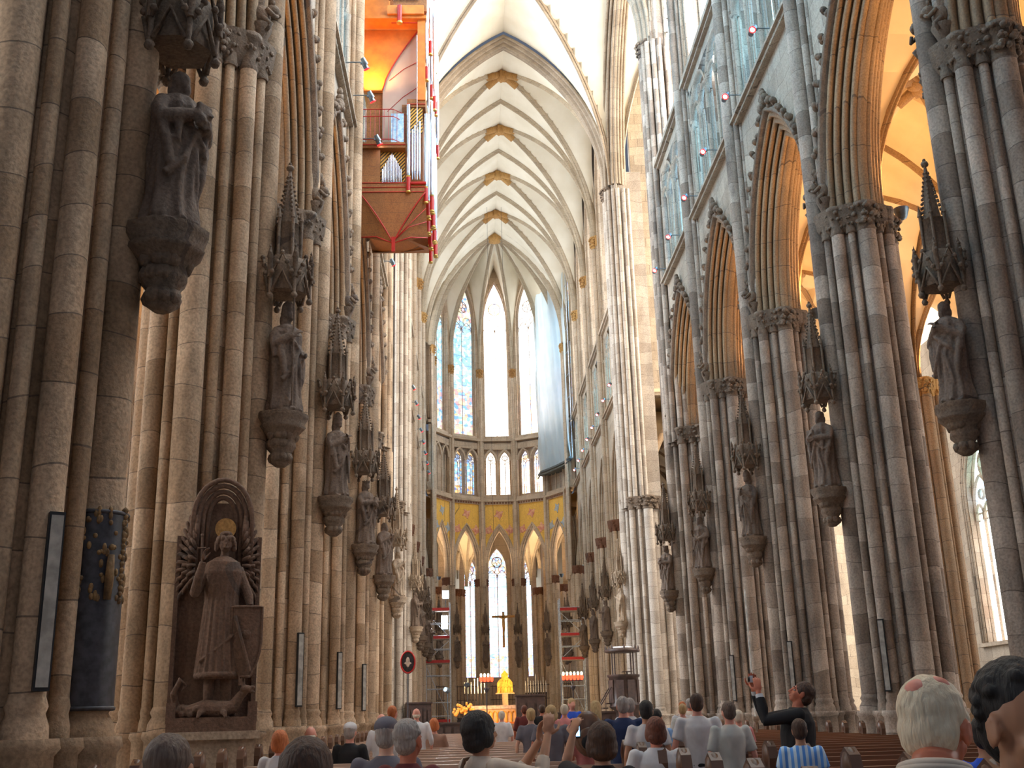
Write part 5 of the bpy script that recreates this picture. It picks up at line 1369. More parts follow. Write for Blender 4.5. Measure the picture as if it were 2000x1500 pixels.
# choir screens and stalls, lectern block
def stall(x, y, w_, d_, h_, lab, n=6, z=FL):
    r = empty('choir_stall', (x, y, z)); tag(r, lab, 'stall')
    m = MB(); m.box((0, 0, h_ / 2), (w_, d_, h_)); m.box((0, 0, h_), (w_ + .1, d_ + .1, .08)); m.build('stall_body', 'dark_oak', r)
    m = MB()
    for k in range(n): m.box((-w_ / 2 + (k + .5) * w_ / n, -d_ / 2 - .03, h_ * .5), (w_ / n * .7, .05, h_ * .7))
    m.build('panel', 'dark_oak', r)
    return r
stall(-4.0, 56.5, 2.5, .6, 1.15, 'dark wooden bench front left of the altar'); stall(-5.4, 60, 1.3, .8, 2.2, 'high dark wooden stall against the left crossing pier')
stall(.48, 60.6, 1.5, 1.4, 2.45, 'tall dark block of the organ console beside the altar', 3); stall(3.6, 60.5, 3.3, .6, 1.5, 'dark wooden bench front right of the altar')
stall(-2.9, 57.8, 1.6, .5, 1.0, 'low dark wooden rail in front of the altar')
m = MB()
for k in range(40):
    m.ball((random.gauss(0, .32), random.gauss(0, .2), random.gauss(.75, .22)), random.uniform(.06, .12), 6, 5)
fl = empty('flower_arrangement', (-3.0, 64.2, .82)); tag(fl, 'yellow and orange flowers in a stand left of the altar', 'flowers')
plain('flower_yellow', (.95, .6, .12), .7, col2=(.85, .35, .1), nscale=30); m.build('blossoms', 'flower_yellow', fl)
m = MB(); m.lathe([(.1, 0), (.15, .2), (.28, .6)], (0, 0), 10); m.build('vase', 'iron', fl)
# iron screens between the apse piers
plain('screen_iron', (.12, .09, .08), .5, .4)
for k in range(1, 6):
    A, Bv = avert(k, RA + .5), avert(k + 1, RA + .5); d = (Bv - A); L = d.length
    m = MB(); n_b = 12
    for q in range(n_b + 1):
        f = q / n_b; m.tube(A + d * f + Vector((0, 0, FL)), A + d * f + Vector((0, 0, 3.8)), .02, n=5)
    for z in (.9, 2.6, 3.7): m.tube(A + Vector((0, 0, z)), Bv + Vector((0, 0, z)), .03, n=5)
    m.box(((A + Bv) / 2).to_tuple()[:2] + (.5,), (L, .1, 1.4), math.atan2(d.y, d.x))
    tag(m.build('iron_screen', 'screen_iron'), 'dark iron screen between the apse piers, %s counting from the left' % ordn[k - 1], 'screen')
# round sign on the left pier near the crossing
sg = empty('round_shield', (-5.35, 48.6, 3.55)); tag(sg, 'dark oval shield with a red rim on a pole by the sixth left pier', 'shield')
m = MB(); m.ball((0, 0, 0), (.34, .06, .5), 18, 9); m.tube((0, .1, -3.75), (0, .1, .3), .03, n=8); m.lathe([(.3, -3.75), (.25, -3.68), (.03, -3.6)], (0, .1), 12); m.build('shield_plate', 'organ_red' if False else 'epitaph_dark', sg)
m = MB(); m.path([(.30 * cos(t), -.05, .45 * sin(t)) for t in [q * pi / 12 for q in range(24)]], .035, 6, True); m.build('shield_rim', 'organ_red', sg)
m = MB(); m.ball((0, -.07, 0), (.09, .02, .22), 8, 6); m.ball((0, -.07, -.05), (.16, .02, .06), 8, 6); m.build('shield_emblem', 'altar_cloth', sg)
# ---------------------------------------------------------------- pews
plain('pew_lit_tint', (.62, .46, .36), .28, col2=(.52, .36, .26), nscale=3, stretch=(.3, 6, 6)); plain('pew_dark', (.30, .13, .065), .35, col2=(.20, .08, .035), nscale=3, stretch=(.3, 6, 6))  # left block: reflected light put into the paler wood colour
plain('pew_end_wood', (.15, .075, .045), .35, col2=(.1, .05, .03), nscale=6)
def pew_meshes(L, mat):
    back = MB(); back.box((0, .20, .86), (L, .10, .045)); back.box((0, .17, .66), (L, .03, .30)); back.box((0, .155, .80), (L, .02, .04)); back.box((0, .155, .52), (L, .02, .04))
    seat = MB(); seat.box((0, -.06, .45), (L, .46, .04)); seat.box((0, .18, .27), (L, .03, .34)); ledge = MB(); ledge.box((0, .33, .60), (L, .26, .03)); ledge.box((0, .48, .16), (L, .16, .05))
    end = MB()
    out = [(-.28, 0), (.46, 0), (.46, .55), (.36, .66), (.34, .86), (.36, .98), (.32, 1.08), (.22, 1.13), (.12, 1.08), (.08, .98), (.10, .84), (.02, .62), (-.20, .56), (-.28, .48)]
    vs = [(-.04, y, z) for y, z in out] + [(.04, y, z) for y, z in out]; k = len(out)
    end.add(vs, [tuple(range(k))[::-1], tuple(range(k, 2 * k))] + [(i, (i + 1) % k, k + (i + 1) % k, k + i) for i in range(k)])
    end.ball((0, .22, 1.0), (.065, .11, .13), 12, 8)
    return back.mesh('backrest', mat), seat.mesh('seat', mat), ledge.mesh('book_ledge', mat), end.mesh('pew_end', 'pew_end_wood')
def pews(x0, x1, y0, y1, step, mat, where, sdir=1):
    Lm = x1 - x0; ms = pew_meshes(Lm, mat); y = y0; k = 0; words = 'first second third fourth fifth sixth seventh eighth ninth tenth eleventh twelfth thirteenth fourteenth fifteenth sixteenth seventeenth eighteenth nineteenth twentieth'.split()
    while y < y1:
        r = empty('pew', ((x0 + x1) / 2, y, FL)); nmw = words[k] if k < 20 else 'twenty-' + words[k - 20]
        tag(r, 'long wooden pew in the %s block, %s row from the front' % (where, nmw), 'pew', 'pews in the %s block' % where)
        # the sitter faces the altar: backrest towards the photographer
        for nm_, me in zip(('backrest', 'seat', 'book_ledge'), ms[:3]): o = inst(nm_, me, r, (0, 0, 0), pi)
        inst('pew_end', ms[3], r, (-Lm / 2, 0, 0), pi); inst('pew_end', ms[3], r, (Lm / 2, 0, 0), pi)
        y += step; k += 1
pews(-5.5, -.95, 3.6, 40.5, 1.12, 'pew_lit_tint', 'left'); pews(.1, 5.6, 3.9, 40.5, 1.12, 'pew_dark', 'right')

# ---------------------------------------------------------------- people
def skinmat(name, c): 
    m = plain(name, c, .5, col2=tuple(v * .86 for v in c), nscale=9); m.node_tree.nodes['Principled BSDF'].inputs['Subsurface Weight'].default_value = .08; return m
skinmat('skin_light', (.72, .42, .30)); skinmat('skin_pink', (.78, .36, .27)); skinmat('skin_tan', (.52, .26, .15)); skinmat('skin_ruddy', (.62, .20, .11))
plain('spot_pink', (.86, .34, .25), .5, col2=(.72, .26, .2), nscale=20)
HAIR = {'cream': ((.85, .74, .55), (.74, .6, .42)), 'black': ((.012, .010, .010), (.02, .016, .014)), 'brown': ((.09, .04, .02), (.05, .025, .015)), 'greybrown': ((.17, .12, .09), (.10, .06, .045)), 'grey': ((.42, .38, .35), (.3, .26, .24)), 'white': ((.75, .68, .56), (.62, .54, .42)), 'blonde': ((.55, .38, .18), (.42, .27, .12)), 'red': ((.60, .18, .05), (.42, .11, .03)), 'auburn': ((.20, .055, .025), (.1, .03, .015))}
for k, (a, b) in HAIR.items():
    m = plain('hair_' + k, a, .6, col2=b, nscale=26, stretch=(3, 3, .5)); n = m.node_tree.nodes; l = m.node_tree.links
    bm_ = n.new('ShaderNodeBump'); bm_.inputs['Strength'].default_value = .9; bm_.inputs['Distance'].default_value = .012
    nz = next(q for q in n if q.type == 'TEX_NOISE'); l.new(nz.outputs[0], bm_.inputs['Height']); l.new(bm_.outputs[0], n['Principled BSDF'].inputs['Normal'])
CL = {'white': (.75, .74, .76), 'cream': (.78, .66, .54), 'black': (.013, .012, .014), 'navy': (.02, .04, .12), 'grey': (.17, .16, .19), 'darkred': (.16, .03, .03), 'blue': (.03, .12, .75), 'pink': (.75, .3, .3), 'offwhite': (.66, .66, .62), 'jeans': (.06, .09, .16), 'beige': (.42, .30, .22), 'lightblue': (.35, .55, .9), 'tan': (.35, .2, .14)}
for k, a in CL.items(): plain('cloth_' + k, a, .85, col2=tuple(v * .78 for v in a), nscale=6)
m_, n_, l_, p_ = newmat('cloth_stripes')
tc = n_.new('ShaderNodeTexCoord'); sx = n_.new('ShaderNodeSeparateXYZ'); l_.new(tc.outputs['Object'], sx.inputs[0])
l_.new(mix(n_, l_, mth(n_, l_, 'GREATER_THAN', mth(n_, l_, 'FRACT', mth(n_, l_, 'MULTIPLY', sx.outputs[0], 22)), .5), (.12, .35, .85), (.6, .75, .9)), p_.inputs['Base Color']); p_.inputs['Roughness'].default_value = .85
plain('shoe_dark', (.03, .025, .02), .5); plain('eye_white', (.7, .66, .62), .3); plain('eye_iris', (.03, .018, .01), .2); plain('lip_rose', (.5, .17, .13), .5)

def capsule(mb, pts, rs, n=12):
    mb.path(pts, rs, n)
    mb.ball(pts[0], rs[0] * .98, n, 6); mb.ball(pts[-1], rs[-1] * .98, n, 6)
def person(name, x, y, heading, top, label, seated=False, hair='short', hc='brown', skin='skin_light', shirt='white', sleeve=.55, legs='jeans', arms=None, hyaw=0, hpitch=0, lod=1, wide=1, lean=0, face=False, group=None, hatc=None, extra=None, female=False, skirt=False, hoff=(0, .008, -.012)):
    """top = height of the crown above the floor; heading 0 faces the altar (+y), angles clockwise"""
    s = (top - .50) / .88 if seated else top / 1.75
    hipz = .56 * (1 if not seated else 1) if seated else .93 * s
    if seated: hipz = top - .82 * s
    R = Matrix.Rotation(-heading, 3, 'Z')
    r = empty(name, (x, y, FL), -heading); tag(r, label, 'person', group)
    Lz = Matrix.Rotation(-lean, 3, 'X')
    def U(v):                       # upper body point
        v = Lz @ (Vector(v) * s); return Vector((v.x, v.y, v.z + hipz))
    nk = Vector((0, -.005, .575)); HM = Matrix.Rotation(-hyaw, 3, 'Z') @ Matrix.Rotation(hpitch, 3, 'X')
    def Hd(v): return U(nk + HM @ (Vector(v) - nk) + Vector(hoff))
    RH = Lz @ HM
    def sc3(t): return tuple(q * s for q in t)
    w_ = wide * (.93 if female else 1)
    nn = 16 if lod == 0 else 12 if lod == 1 else 8
    vox = {0: .0075, 1: .014, 2: .026}[lod]
    if arms is None: arms = {}
    AR = {}
    for sd in (-1, 1):
        sh = Vector((sd * .175 * w_, -.005, .485))
        if sd in arms: el, wr, hd, pn = [Vector(q) for q in arms[sd]]
        elif seated: el, wr, hd, pn = Vector((sd * .24 * w_, .03, .20)), Vector((sd * .13, .27, .10)), Vector((-sd * .4, .8, -.3)), Vector((0, 0, -1))
        else: el, wr, hd, pn = Vector((sd * .25 * w_, -.03, .19)), Vector((sd * .25 * w_, .05, -.06)), Vector((0, .15, -1)), Vector((-sd, 0, 0))
        AR[sd] = (sh, el, wr, hd, pn)
    LG = {}
    for sd in (-1, 1):
        hp = Vector((sd * .09, 0, hipz))
        if seated: kn = Vector((sd * .11, .43 * s, hipz + .0)); an = Vector((sd * .12, .44 * s, .09)); 
        else: kn = Vector((sd * .095, .02, .50 * s)); an = Vector((sd * .10, -.02, .08 * s))
        LG[sd] = (hp, kn, an)
    b = MB()
    # torso, neck
    tor = [(-.06, .145, .10, 0), (.05, .14, .10, 0), (.16, .12, .092, .0), (.30, .140, .105, .0), (.42, .150, .105, -.005), (.50, .12, .08, -.01), (.545, .065, .06, -.01)]
    vs = []; n2 = 24
    for (z, a, c, oy) in tor:
        for i in range(n2): t = 2 * pi * i / n2; vs.append(U((a * w_ * cos(t), oy + c * wide * sin(t), z)))
    b.add(vs, [(j * n2 + i, j * n2 + (i + 1) % n2, (j + 1) * n2 + (i + 1) % n2, (j + 1) * n2 + i) for j in range(len(tor) - 1) for i in range(n2)] + [tuple(range(n2))[::-1], tuple(range(len(vs) - n2, len(vs)))])
    b.path([U((0, -.012, .50)), U((0, -.008, .56)), Hd((0, -.005, .64))], [.062 * s, .053 * s, .055 * s], nn)
    # head
    b.ball(Hd((0, -.012, .725)), sc3((.075, .093, .093)), 20, 14, RH); b.ball(Hd((0, .032, .665)), sc3((.058, .058, .072)), 16, 11, RH)
    b.ball(Hd((0, .062, .618)), sc3((.028, .026, .022)), 10, 7, RH); b.ball(Hd((0, -.02, .67)), sc3((.062, .07, .07)), 14, 9, RH)
    for sd in (-1, 1): b.ball(Hd((sd * .034, .055, .665)), sc3((.026, .024, .026)), 10, 7, RH)
    b.path([Hd((0, .085, .712)), Hd((0, .103, .69)), Hd((0, .112, .672)), Hd((0, .092, .664))], [.009 * s, .011 * s, .0155 * s, .011 * s], 8)
    for sd in (-1, 1): b.ball(Hd((sd * .011, .098, .668)), .009 * s, 7, 5)
    b.path([Hd((-.042, .074, .722)), Hd((0, .090, .723)), Hd((.042, .074, .722))], [.009 * s, .011 * s, .009 * s], 7)
    b.path([Hd((-.022, .082, .641)), Hd((0, .092, .644)), Hd((.022, .082, .641))], [.005 * s, .0085 * s, .005 * s], 6); b.path([Hd((-.02, .080, .632)), Hd((0, .089, .630)), Hd((.02, .080, .632))], [.005 * s, .0085 * s, .005 * s], 6)
    for sd in (-1, 1):
        b.ball(Hd((sd * .079, -.008, .685)), sc3((.009, .021, .032)), 8, 7, RH); b.path([Hd((sd * .083, -.004 + .018 * cos(t), .689 + .028 * sin(t))) for t in [rad(-60 + 30 * q) for q in range(9)]], .0052 * s, 6)
    for sd in (-1, 1):
        sh, el, wr, hd, pn = AR[sd]
        capsule(b, [U(sh * .75 + Vector((0, 0, .115))), U(sh), U(sh.lerp(el, .5)), U(el), U(el.lerp(wr, .35)), U(wr)], [.05 * s, .052 * s, .044 * s, .038 * s, .037 * s, .025 * s], nn)
        hdw = Lz @ hd.normalized(); pnw = Lz @ pn.normalized()
        if lod < 2: hand(b, U(wr), hdw, pnw, s * .98, .75 if sd in arms else .5, sd)
        else: hand(b, U(wr), hdw, pnw, s * 1.02, .5, sd)
        hp, kn, an = LG[sd]
        capsule(b, [hp, hp.lerp(kn, .5), kn, kn.lerp(an, .35), an], [.085 * s, .075 * s, .052 * s, .05 * s, .036 * s], nn)
        capsule(b, [an + Vector((0, -.03, -.03)), an + Vector((0, .06, -.045)), an + Vector((0, .15 * s, -.055))], [.035 * s, .034 * s, .025 * s], 8)
    inst('body', remeshed(b, 'body', skin, vox, 2 if lod < 2 else 1, .5), r)
    # shirt
    c = MB(); off = .016; vs = []
    tor2 = [(-.10 if not female else -.08, .165, .125, 0), (.02, .16, .122, 0), (.16, .145, .118, .0), (.30, .160, .125, .0), (.42, .165, .120, -.005), (.495, .135, .092, -.01), (.535, .078, .07, -.012), (.552, .066, .063, -.012)]
    for (z, a, d, oy) in tor2:
        for i in range(n2):
            t = 2 * pi * i / n2; q = 1 + .018 * sin(5 * t + z * 14) + .012 * sin(9 * t - z * 22)
            vs.append(U((a * w_ * cos(t) * q, oy + d * wide * sin(t) * q, z)))
    c.add(vs, [(j * n2 + i, j * n2 + (i + 1) % n2, (j + 1) * n2 + (i + 1) % n2, (j + 1) * n2 + i) for j in range(len(tor2) - 1) for i in range(n2)] + [tuple(range(n2))[::-1], tuple(range(len(vs) - n2, len(vs)))])
    for sd in (-1, 1):
        sh, el, wr, hd, pn = AR[sd]
        if sleeve <= 1: pts = [U(sh * .7 + Vector((0, 0, .135))), U(sh), U(sh.lerp(el, sleeve * .5)), U(sh.lerp(el, sleeve))]; rr = [.05, .060, .060, .060]
        else: pts = [U(sh * .7 + Vector((0, 0, .135))), U(sh), U(sh.lerp(el, .5)), U(el), U(el.lerp(wr, (sleeve - 1) * .5)), U(el.lerp(wr, sleeve - 1))]; rr = [.05, .061, .056, .052, .048, .042]
        c.path(pts, [q * s * (1.08 if not female else 1) for q in rr], nn); c.ball(pts[1], .061 * s, nn, 8)
    so = inst('shirt', remeshed(c, 'shirt', 'cloth_' + shirt if shirt != 'stripes' else 'cloth_stripes', vox * 1.15, 1, .4), r)
    t_ = MB()
    t_.ball((0, 0, hipz - .01), (.165 * s * w_, .125 * s * wide, .12 * s), 18, 10)
    if skirt: t_.lathe([(.0, hipz), (.17 * s, hipz - .02), (.22 * s, hipz - .3), (.27 * s, .35)], (0, 0), 28, lambda t, z: 1 + .05 * sin(9 * t), cap=True)
    for sd in (-1, 1):
        hp, kn, an = LG[sd]; capsule(t_, [hp, hp.lerp(kn, .5), kn, kn.lerp(an, .5), an.lerp(kn, .06)], [.10 * s, .09 * s, .068 * s, .062 * s, .056 * s], nn)
    inst('skirt' if skirt else 'trousers', remeshed(t_, 'trousers', 'cloth_' + legs, max(vox, .013) * 1.2, 1, .4), r)
    for sd in (-1, 1):
        an = LG[sd][2]; f = MB(); f.ball(an + Vector((0, .055 * s, -.045)), (.048 * s, .14 * s, .042 * s), 12, 7); f.box(an + Vector((0, .055 * s, -.083)), (.08 * s, .25 * s, .02)); f.build('shoe', 'shoe_dark', r)
    # hair
    if hair != 'none':
        h = MB(); rnd = random.Random(hash(label) % 1000 if False else len(label)); fz = (lambda d: 1 + .035 * noise.noise(d * 6) * 2)
        if hair in ('short', 'curly', 'bob', 'long', 'helmet', 'thin'):
            k = {'short': 1.0, 'curly': .99, 'bob': 1.05, 'long': 1.04, 'helmet': 1.15, 'thin': .985}[hair]
            h.ball(Hd((0, -.034 if hair == 'curly' else -.022, .748 if hair == 'curly' else .738)), sc3((.083 * k, .101 * k, .092 * k)), 24, 16, RH, fz)
            h.ball(Hd((0, -.05, .685)), sc3((.077 * k, .067 * k, .078 * k)), 20, 12, RH, fz)
            if hair != 'curly':
                for sd in (-1, 1): h.ball(Hd((sd * .066 * k, .012, .722)), sc3((.018, .036, .035)), 10, 7, RH)
            if hair in ('bob', 'helmet'):
                h.ball(Hd((0, -.055, .645)), sc3((.082 * k, .058 * k, .06)), 18, 10, RH, fz)
                for sd in (-1, 1): h.ball(Hd((sd * .07 * k, -.012, .675)), sc3((.028, .055, .065)), 12, 8, RH)
            if hair == 'long':
                h.path([Hd((0, -.06, .72)), Hd((0, -.085, .62)), U((0, -.10, .50)), U((0, -.12, .40))], [.08 * s, .082 * s, .075 * s, .045 * s], 14)
            if hair == 'curly':
                for q in range(130):
                    d = Vector((rnd.gauss(0, 1), rnd.gauss(-.35, 1), rnd.gauss(.5, 1))).normalized()
                    if d.y > .15 and d.z < .70: continue
                    if abs(d.x) > .6 and d.z < -.1 and d.y > -.3: continue
                    h.ball(Hd((d.x * .084, -.022 + d.y * .10, .735 + d.z * .092)), rnd.uniform(.011, .017) * s, 7, 5)
        if hair == 'bald':
            h.ball(Hd((0, -.032, .672)), sc3((.081, .078, .052)), 20, 10, RH, fz)
        hv = .0065 if lod == 0 else vox * .8
        inst('hair', remeshed(h, 'hair', 'hair_' + hc, hv, 0 if hair == 'curly' else 1, .4), r)
    if hatc:
        h = MB(); h.ball(Hd((0, -.012, .765)), sc3((.092, .108, .075)), 18, 9, RH); h.ball(Hd((0, .09, .755)), sc3((.07, .06, .01)), 12, 5, RH); h.build('cap', 'cloth_' + hatc, r)
    if face:
        for sd in (-1, 1):
            e = MB(); e.ball(Hd((sd * .0315, .0735, .702)), sc3((.0155, .011, .0095)), 12, 8, RH); eo = e.build('eye', 'eye_white', r)
            e = MB(); e.ball(Hd((sd * .0315, .0825, .702)), sc3((.006, .0035, .006)), 10, 7, RH); e.build('iris', 'eye_iris', eo)
            e = MB(); e.path([Hd((sd * .014, .090, .727)), Hd((sd * .032, .090, .733)), Hd((sd * .05, .074, .725))], [.0035 * s, .0045 * s, .003 * s], 6); e.build('eyebrow', 'hair_' + hc, r)
            e = MB(); e.path([Hd((sd * .016, .0815, .710)), Hd((sd * .031, .0855, .7125)), Hd((sd * .047, .074, .708))], [.0035 * s, .004 * s, .003 * s], 6); e.build('eyelid', skin, r)
        e = MB(); e.path([Hd((-.021, .0845, .637)), Hd((0, .0975, .6385)), Hd((.021, .0845, .637))], [.003 * s, .0065 * s, .003 * s], 7); e.build('lips', 'lip_rose', r)
    if extra: extra(r, U, Hd, s, RH)
    return r, U, Hd, s

# --- the rows right in front of the photographer
person('person', -3.67, 4.1, 0.05, 1.38, 'seated man seen from behind with short grey-brown hair, in front of the archangel', True, 'thin', 'greybrown', 'skin_tan', 'tan', 1.9, 'black', lod=0, wide=1.1)
person('person', -3.16, 3.9, -.05, 1.345, 'seated person with dark brown bobbed hair seen from behind, low at the frame edge', True, 'helmet', 'brown', 'skin_tan', 'black', 1.9, 'black', lod=0)
def baldspot(r, U, Hd, s, RH):
    m = MB(); m.ball(Hd((-.008, -.078, .772)), (.038 * s, .036 * s, .034 * s), 18, 12, RH); m.ball(Hd((.022, -.045, .795)), (.036 * s, .034 * s, .024 * s), 18, 12, RH); m.build('bald_patch', 'spot_pink', r)
    m = MB(); m.path([U((.078 * cos(t), -.012 + .074 * sin(t), .548 + .02 * sin(t + pi))) for t in [rad(200 + 14 * q - 50) for q in range(18)]], [.012 * s] * 18, 8); m.path([U((.084 * cos(t), -.012 + .080 * sin(t), .538 + .02 * sin(t + pi))) for t in [rad(150 + 14 * q) for q in range(18)]], [.011 * s] * 18, 8); m.build('collar', 'cloth_cream', r)
person('person', -1.265, 3.3, .45, 1.545, 'old man with white hair, pink bald patch and cream shirt seen from behind', True, 'thin', 'cream', 'skin_ruddy', 'cream', 1.9, 'beige', lod=0, wide=1.12, hyaw=.25, hpitch=-.22, extra=baldspot, hoff=(0, .055, -.055))
person('person', -1.285, 2.7, 2.85, 1.5, 'dark curly-haired man in a black shirt at the right edge of the frame', True, 'curly', 'black', 'skin_tan', 'black', 1.9, 'black', lod=0, wide=1.1, hyaw=.1, hpitch=-.12, face=True)
# woman photographing with both hands up
warms = {1: ((.20, .30, .42), (.10, .44, .66), (-.05, .15, 1), (-.7, .4, 0)), -1: ((-.12, .32, .38), (-.03, .46, .62), (.05, .1, 1), (.7, .4, 0))}
def strap(r, U, Hd, s, RH):
    m = MB(); m.path([U((-.10, .10, .48)), U((-.11, .03, .545)), U((-.11, -.06, .53)), U((-.09, -.125, .40)), U((-.02, -.14, .22)), U((.06, -.14, .05))], .014 * s, 8); m.build('bag_strap', 'pew_end_wood', r)
w0, WU, WH, ws = person('person', -2.54, 7.7, rad(58), 1.44, 'woman with black hair and cream top raising both hands to take a picture', True, 'helmet', 'black', 'skin_tan', 'cream', 1.45, 'beige', arms=warms, lod=0, female=True, hpitch=.12, face=True, extra=strap)
def held(name, label, cat, x, y, z, rz, build):
    r = empty(name, (x, y, z), rz); tag(r, label, cat); build(r); return r
bpy.context.view_layer.update()
M0 = Matrix.Rotation(-rad(58), 4, 'Z'); M0.translation = (-2.54, 7.7, FL); cpos = M0 @ WU((.03, .50, .71))
plain('camera_silver', (.7, .72, .76), .3, .4); plain('phone_screen', (.1, .3, 1), .2, emit=(.25, .6, 1), es=3.5)
def cam_b(r):
    m = MB(); m.box((0, 0, 0), (.10, .028, .06)); m.build('camera_body', 'camera_silver', r)
    m = MB(); m.tube((-.015, .012, 0), (-.015, .032, 0), .022, n=14); m.build('lens', 'black_plastic', r)
    m = MB(); m.box((.005, -.0155, 0), (.06, .002, .042)); m.build('camera_screen', 'black_plastic', r)
held('compact_camera', 'small silver compact camera held up by the black-haired woman', 'camera', *cpos, -rad(58), cam_b)
# person holding up a phone
parm = {-1: ((-.20, .26, .52), (-.12, .34, .74), (.35, .3, .9), (.6, .6, 0))}
p0, PU, PH, ps = person('person', -1.78, 7.3, -.12, 1.35, 'person with dark hair in a black top holding up a phone with a glowing screen', True, 'helmet', 'brown', 'skin_tan', 'black', .9, 'black', arms=parm, lod=0)
M1 = Matrix.Rotation(.12, 4, 'Z'); M1.translation = (-1.78, 7.3, FL); ppos = M1 @ PU((-.085, .40, .775))
def ph_b(r):
    m = MB(); m.box((0, 0, 0), (.062, .012, .115)); m.build('phone_case', 'black_plastic', r)
    m = MB(); m.box((0, -.0072, 0), (.05, .002, .09)); m.build('phone_screen', 'phone_screen', r)
held('phone', 'black phone with a bright blue screen in a raised hand', 'phone', *ppos, .1, ph_b)
# man in a black suit photographing upwards
sarm = {-1: ((-.16, .30, .42), (-.10, .36, .68), (.1, .1, 1), (.8, 0, 0)), 1: ((.16, .30, .44), (.06, .40, .72), (-.1, .05, 1), (-.8, 0, 0))}
def cuffs(r, U, Hd, s, RH):
    for sd in (-1, 1):
        a, b = Vector(sarm[sd][0]), Vector(sarm[sd][1]); m = MB(); m.tube(U(a.lerp(b, .78)), U(a.lerp(b, .92)), .040 * s, .036 * s, 12, False); m.build('shirt_cuff', 'cloth_white', r)
su, SU, SH_, ss = person('person', .33, 10.3, -rad(78), 1.67, 'man in a black suit leaning back with both arms raised to take a picture', False, 'short', 'brown', 'skin_ruddy', 'black', 1.8, 'black', arms=sarm, lod=0, wide=1.32, hpitch=.45, lean=-.06, face=True, extra=cuffs)
M2 = Matrix.Rotation(rad(78), 4, 'Z'); M2.translation = (.33, 10.3, FL); spos = M2 @ SU((-.01, .42, .80))
held('compact_camera', 'small camera held high by the man in the black suit', 'camera', *spos, rad(78), cam_b)
